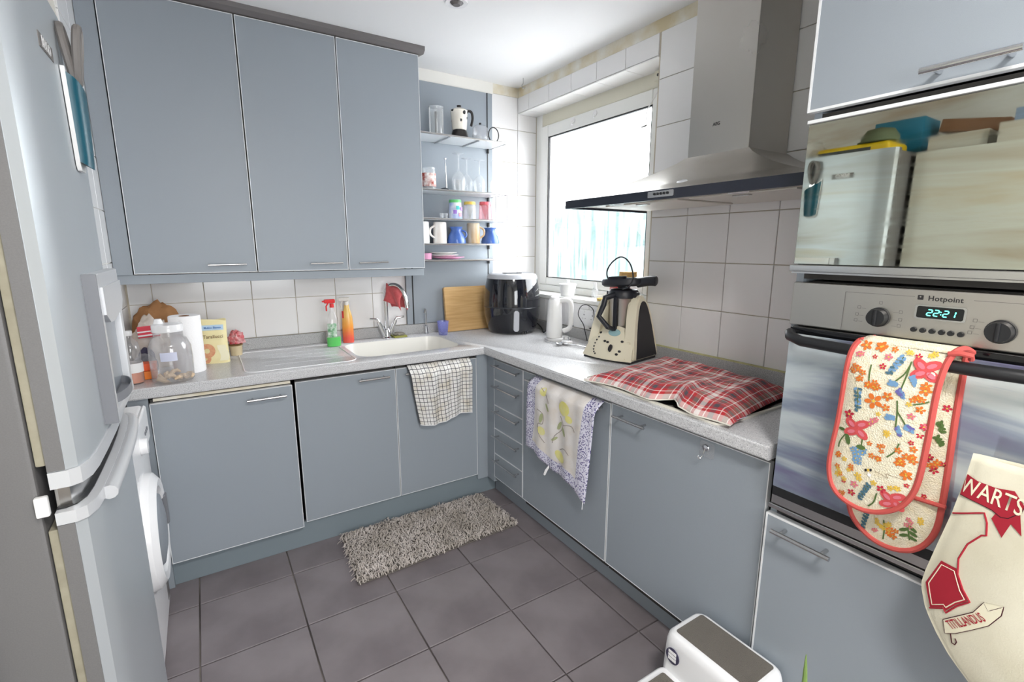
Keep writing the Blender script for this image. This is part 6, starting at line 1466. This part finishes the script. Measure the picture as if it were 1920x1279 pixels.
for sd in (-1, 1):
    MB().tube(smooth_path([tote(sd)(0.32, 0.03) + Vector((sd * 0.003, 0, 0)), Vector((-0.700 + sd * 0.02, -2.775, 1.12)), Vector((-0.680 + sd * 0.018, -2.79, 1.200)), Vector((-0.660 + sd * 0.012, -2.795, 1.226)), Vector((-0.680 + sd * 0.018, -2.80, 1.200)), Vector((-0.700 + sd * 0.02, -2.84, 1.12)), tote(sd)(0.68, 0.03) + Vector((sd * 0.003, 0, 0))], 5), 0.006, 8).build('strap', 'tote_cream', tt, world=True)
lump('l', 'fl_green', (-0.70, -2.80, 1.03), (0.018, 0.06, 0.035), 3.3, 0.3, 3, 3).build('leafy_contents', mat('leaf_dark', rgb(58, 74, 52), 0.7), tt, world=True)
_F = tote(-1)
def tsurf(y, z, e):
    v = (1.062 - z) / 0.48
    for _ in range(8):
        a, b = tL(v), tR(v); u = (y - a.x) / (b.x - a.x); zz_ = a.y * (1 - u) + b.y * u - 0.012 * math.sin(math.pi * u) * (1 - v); v = min(max(v + (zz_ - z) / 0.5, 0.0), 1.0)
    if u < 0.006: u = 0.006; y = tL(v).x * (1 - u) + tR(v).x * u
    return Vector((_F(u, v).x - e, y, z))
# crop pixels (557 x 1279, origin 1720, 820) -> bag plane
def TP(px, py): return _hom((-1.01046, 0.034046, -2.586822, 0.397477, -0.426095, 1.070911, 0.2745, -0.032873), px, py)
def tpoly(name, m, pts, e, sub=True):
    bm = bmesh.new(); vs = [bm.verts.new((*TP(*p), 0)) for p in pts]; f = bm.faces.new(vs)
    bmesh.ops.triangulate(bm, faces=[f]); bmesh.ops.subdivide_edges(bm, edges=bm.edges[:], cuts=4, use_grid_fill=True)
    for v in bm.verts: v.co = tsurf(v.co.x, v.co.y, e)
    mb = MB(); mb.bm.free(); mb.bm = bm; mb.uv = bm.loops.layers.uv.verify()
    return mb.build(name, m, tt, world=True, recalc=False)
def tline(name, m, pts, w, e):
    P = [Vector((*TP(*p), 0)) for p in pts]; P2 = []
    for a, b in zip(P, P[1:]):
        n_ = max(2, int((b - a).length / 0.006))
        P2 += [a.lerp(b, i / n_) for i in range(n_)]
    P2.append(P[-1]); mb = MB()
    mb.tube([tsurf(p.x, p.y, e * 0.6) for p in P2], w, 5)
    return mb.build(name, m, tt, world=True)
BAN = [(243, 205), (300, 240), (400, 275), (500, 290), (556, 365), (540, 395), (470, 425), (430, 420), (380, 385), (300, 350), (205, 310), (222, 255)]
tpoly('printed_banner', 'tote_red', BAN, 0.0032); tpoly('banner_tail', 'tote_red', [(400, 405), (470, 425), (535, 400), (548, 515), (487, 455), (440, 525), (380, 430)], 0.0026)
tline('banner_outline', 'tote_dark', [(205, 312), (300, 352), (380, 388), (430, 424), (470, 428), (541, 398), (556, 366)], 0.0010, 0.0036)
SH = [(165, 412), (340, 404), (356, 455), (356, 518), (330, 518), (255, 565), (208, 640), (205, 720), (235, 800), (272, 863), (200, 888), (138, 928), (125, 903), (45, 908)]
tline('shield_outline', 'tote_red', SH, 0.0016, 0.0030); tpoly('shield_field', 'tote_red', [(26, 772), (112, 655), (198, 690), (232, 800), (262, 858), (196, 880), (138, 916), (125, 896), (50, 902)], 0.0026)
tline('shield_inset', 'tote_print', [(44, 775), (115, 676), (186, 704), (218, 805), (244, 850), (190, 868), (140, 898), (128, 882), (62, 888), (44, 775)], 0.0011, 0.0036)
RB = [(122, 965), (200, 942), (290, 916), (348, 862), (370, 907), (455, 882), (440, 930), (372, 985), (280, 1012), (190, 1036), (130, 1040)]
tpoly('printed_ribbon', 'tote_print', RB, 0.0026); tline('ribbon_outline', 'tote_dark', RB + [RB[0]], 0.0010, 0.0030); tline('ribbon_curl', 'tote_dark', [(160, 1040), (165, 1090), (182, 1100), (192, 1085), (185, 1066)], 0.0010, 0.0030)
def ttext(body, p0, p1, size, m, sx, e, name):
    (ya, za), (yb, zb) = TP(*p0), TP(*p1); y, z = (ya + yb) / 2, (za + zb) / 2; a = math.atan2(zb - za, ya - yb)
    o = text_mesh(body, size, Matrix.Rotation(a, 4, 'Z'), m, name, None, bold=0.0003, sx=sx, extrude=0.0)
    for v in o.data.vertices: v.co = tsurf(y - v.co.x, z + v.co.y, e) - Vector(tt.location)
    o.parent = tt; return o
ttext('WARTS', (228, 262), (528, 372), 0.044, 'tote_print', 0.62, 0.0042, 'banner_lettering')
ttext('TITILLANDUS', (132, 1000), (368, 932), 0.0225, 'tote_red', 0.55, 0.0036, 'ribbon_lettering')

# ------------------------------------------------------------------ stick-on hook
sh_ = thing('adhesive_hook', 'clear stick-on hook on the appliance door', 'hook', (-0.585, -2.02, 0.79))
q = MB(); q.prism(rrect(-0.027, 0.027, -0.027, 0.027, 0.008), lambda a, b: (XF - 0.0016, -2.022 + a, 0.803 + b), lambda a, b: (XF - 0.0030, -2.022 + a, 0.803 + b)); q.build('clear_pad', 'clear_plastic', sh_, world=True)
MB().lathe([(0, 0.004), (0.010, 0.003), (0.012, 0.0)], (XF - 0.003, -2.018, 0.808), 18, m=Matrix.Rotation(math.radians(-90), 4, 'Y')).build('boss', 'chrome', sh_, world=True)
MB().tube(smooth_path([(XF - 0.006, -2.018, 0.808), (XF - 0.010, -2.016, 0.79), (XF - 0.012, -2.012, 0.778), (XF - 0.020, -2.008, 0.772), (XF - 0.022, -2.004, 0.782)], 4), 0.0022, 6).build('wire_hook', 'chrome', sh_, world=True)

# ------------------------------------------------------------------ shaggy rug
mat('rug_base', rgb(112, 106, 100), 0.95)
def rug_mat():
    m = mat('rug_pile', rgb(212, 202, 196), 0.95, var=0.9, vscale=9, vcol=rgb(176, 166, 156), sheen=0.2)
rug_mat()
rg = thing('rug', 'shaggy beige rug on the floor before the sink cupboards', 'rug', (-1.04, -0.75, 0.0))
RC = [Vector((-1.440, -0.592, 0)), Vector((-1.466, -0.996, 0)), Vector((-0.632, -0.972, 0)), Vector((-0.648, -0.598, 0))]
def rugp(u, v): return (RC[0] * (1 - u) + RC[3] * u) * (1 - v) + (RC[1] * (1 - u) + RC[2] * u) * v
q = MB(); q.prism([(p.x, p.y) for p in RC], lambda a, b: (a, b, 0.0015), lambda a, b: (a, b, 0.008)); q.build('backing', 'rug_base', rg, world=True)
verts, faces = [], []
rr2 = random.Random(3)
NX, NY = 105, 56
for i in range(NX):
    for j in range(NY):
        u = (i + rr2.random()) / NX; v = (j + rr2.random()) / NY
        b_ = rugp(u, v); an = rr2.gauss(-1.9, 1.1); L = rr2.uniform(0.016, 0.036); lean = rr2.uniform(0.45, 1.05); w = rr2.uniform(0.0016, 0.0030)
        dx, dy = math.cos(an), math.sin(an); nx_, ny_ = -dy * w, dx * w; k = len(verts)
        m1 = (b_.x + dx * L * lean * 0.45, b_.y + dy * L * lean * 0.45, 0.008 + L * 0.72); m2 = (b_.x + dx * L * lean * 1.15, b_.y + dy * L * lean * 1.15, 0.008 + L * (0.9 - 0.55 * lean))
        verts += [(b_.x - nx_, b_.y - ny_, 0.007), (b_.x + nx_, b_.y + ny_, 0.007), (m1[0] + nx_, m1[1] + ny_, m1[2]), (m1[0] - nx_, m1[1] - ny_, m1[2]), (m2[0] + nx_ * 0.7, m2[1] + ny_ * 0.7, m2[2]), (m2[0] - nx_ * 0.7, m2[1] - ny_ * 0.7, m2[2])]
        faces += [(k, k + 1, k + 2, k + 3), (k + 3, k + 2, k + 4, k + 5)]
me = bpy.data.meshes.new('pile'); rl_ = rg.location
me.from_pydata([(x - rl_.x, y - rl_.y, z) for x, y, z in verts], [], faces); me.materials.append(MATS['rug_pile'])
po = bpy.data.objects.new('pile', me); COL.objects.link(po); po.parent = rg; po['kind'] = 'stuff'

# ------------------------------------------------------------------ step stool
sg_ = thing('step_stool', 'white plastic two step stool with grey anti slip tread', 'step stool', (-0.80, -2.20, 0.0))
mat('stool_white', rgb(240, 240, 242), 0.35); mat('tread_grey', rgb(122, 116, 108), 0.85, bump=0.8, bscale=420)
X1, X0, Y0, Y1, ZS, ZL = -0.617, -0.785, -2.065, -2.352, 0.262, 0.135
def tier(x0, x1, y0, y1, zt, zb, fl, name):
    """hollow moulded step: flared skirt, rounded shoulders, bottom open"""
    mb = MB(); R = []
    for z, g in ((zb, fl), (zt - 0.03, 0.004), (zt - 0.010, 0.0), (zt - 0.002, -0.006), (zt, -0.012)):
        R.append([mb.bm.verts.new((x, y, z)) for x, y in rrect(x0 - g, min(x1 + g, -0.606), y1 - g, y0 + g, 0.03, 5)])
    for a, b in zip(R, R[1:]): mb.bridge(a, b)
    mb.bm.faces.new(R[-1]); mb.bm.faces.new(R[0][::-1])
    return mb.build(name, 'stool_white', sg_, world=True, ang=0.9)
tier(X0, X1, Y0, Y1, ZS, 0.0015, 0.012, 'upper_step'); tier(X0 - 0.19, X0 + 0.01, Y0 + 0.004, Y1 - 0.004, ZL, 0.0015, 0.012, 'lower_step')
for x0, x1, z in ((X0 + 0.022, X1 - 0.018, ZS), (X0 - 0.17, X0 - 0.025, ZL)):
    q = MB(); q.prism(rrect(x0, x1, Y1 + 0.022, Y0 - 0.022, 0.008, 4), lambda a, b: (a, b, z + 0.0004), lambda a, b: (a, b, z + 0.0024)); q.build('tread', 'tread_grey', sg_, world=True)
q = MB(); q.prism(rrect(X0 + 0.04, X1 - 0.035, 0.05, 0.19, 0.04, 5), lambda a, b: (a, Y1 - 0.0125, b), lambda a, b: (a, Y1 - 0.006, b)); q.build('hand_hole', 'print_grey', sg_, world=True)
lgq = MB(); N = 24; lgq.prism([(0.024 * math.cos(2 * math.pi * i / N), 0.026 * math.sin(2 * math.pi * i / N)) for i in range(N)], lambda a, b: (X0 - 0.0075 - (0.19 - b) * 0.0, Y0 - 0.040 + a, 0.20 + b), lambda a, b: (X0 - 0.0105, Y0 - 0.040 + a, 0.20 + b))
lo_ = lgq.build('oval_logo', 'navy', sg_, world=True)
for k in range(3): MB().box(X0 - 0.0118, X0 - 0.0106, Y0 - 0.040 - 0.014, Y0 - 0.040 + 0.014, 0.185 + k * 0.012, 0.194 + k * 0.012).build('logo_panel', 'paper_white', lo_, world=True)

# ------------------------------------------------------------------ aloe in a pot below the tower
al = thing('potted_aloe', 'slender green succulent leaf rising before the bottom oven door', 'plant', (-0.78, -2.50, 0.0))
mat('terracotta', rgb(170, 96, 66), 0.8); mat('aloe', rgb(108, 138, 70), 0.45, var=0.4, vscale=60, vcol=rgb(140, 165, 95)); mat('soil', rgb(60, 46, 36), 0.95)
MB().lathe([(0, 0.001), (0.055, 0.001), (0.075, 0.12), (0.082, 0.122), (0.082, 0.145), (0.072, 0.145), (0.068, 0.12)], (-0.78, -2.50, 0), 28).build('pot', 'terracotta', al, world=True)
MB().lathe([(0, 0.125), (0.069, 0.122)], (-0.78, -2.50, 0), 24).build('soil', 'soil', al, world=True)
for k, (dx, dy, h) in enumerate(((0.03, 0.048, 0.345), (-0.05, -0.02, 0.16), (0.05, -0.05, 0.17), (-0.03, 0.05, 0.15), (0.0, -0.07, 0.18))):
    MB().tube(smooth_path([(-0.78, -2.50, 0.12), (-0.78 + dx * 0.5, -2.50 + dy * 0.6, 0.12 + h * 0.5), (-0.78 + dx, -2.50 + dy, 0.12 + h)], 6), [0.012, 0.0125, 0.0125, 0.012, 0.0115, 0.011, 0.010, 0.009, 0.008, 0.0065, 0.005, 0.003, 0.001], 8).build('leaf', 'aloe', al, world=True)
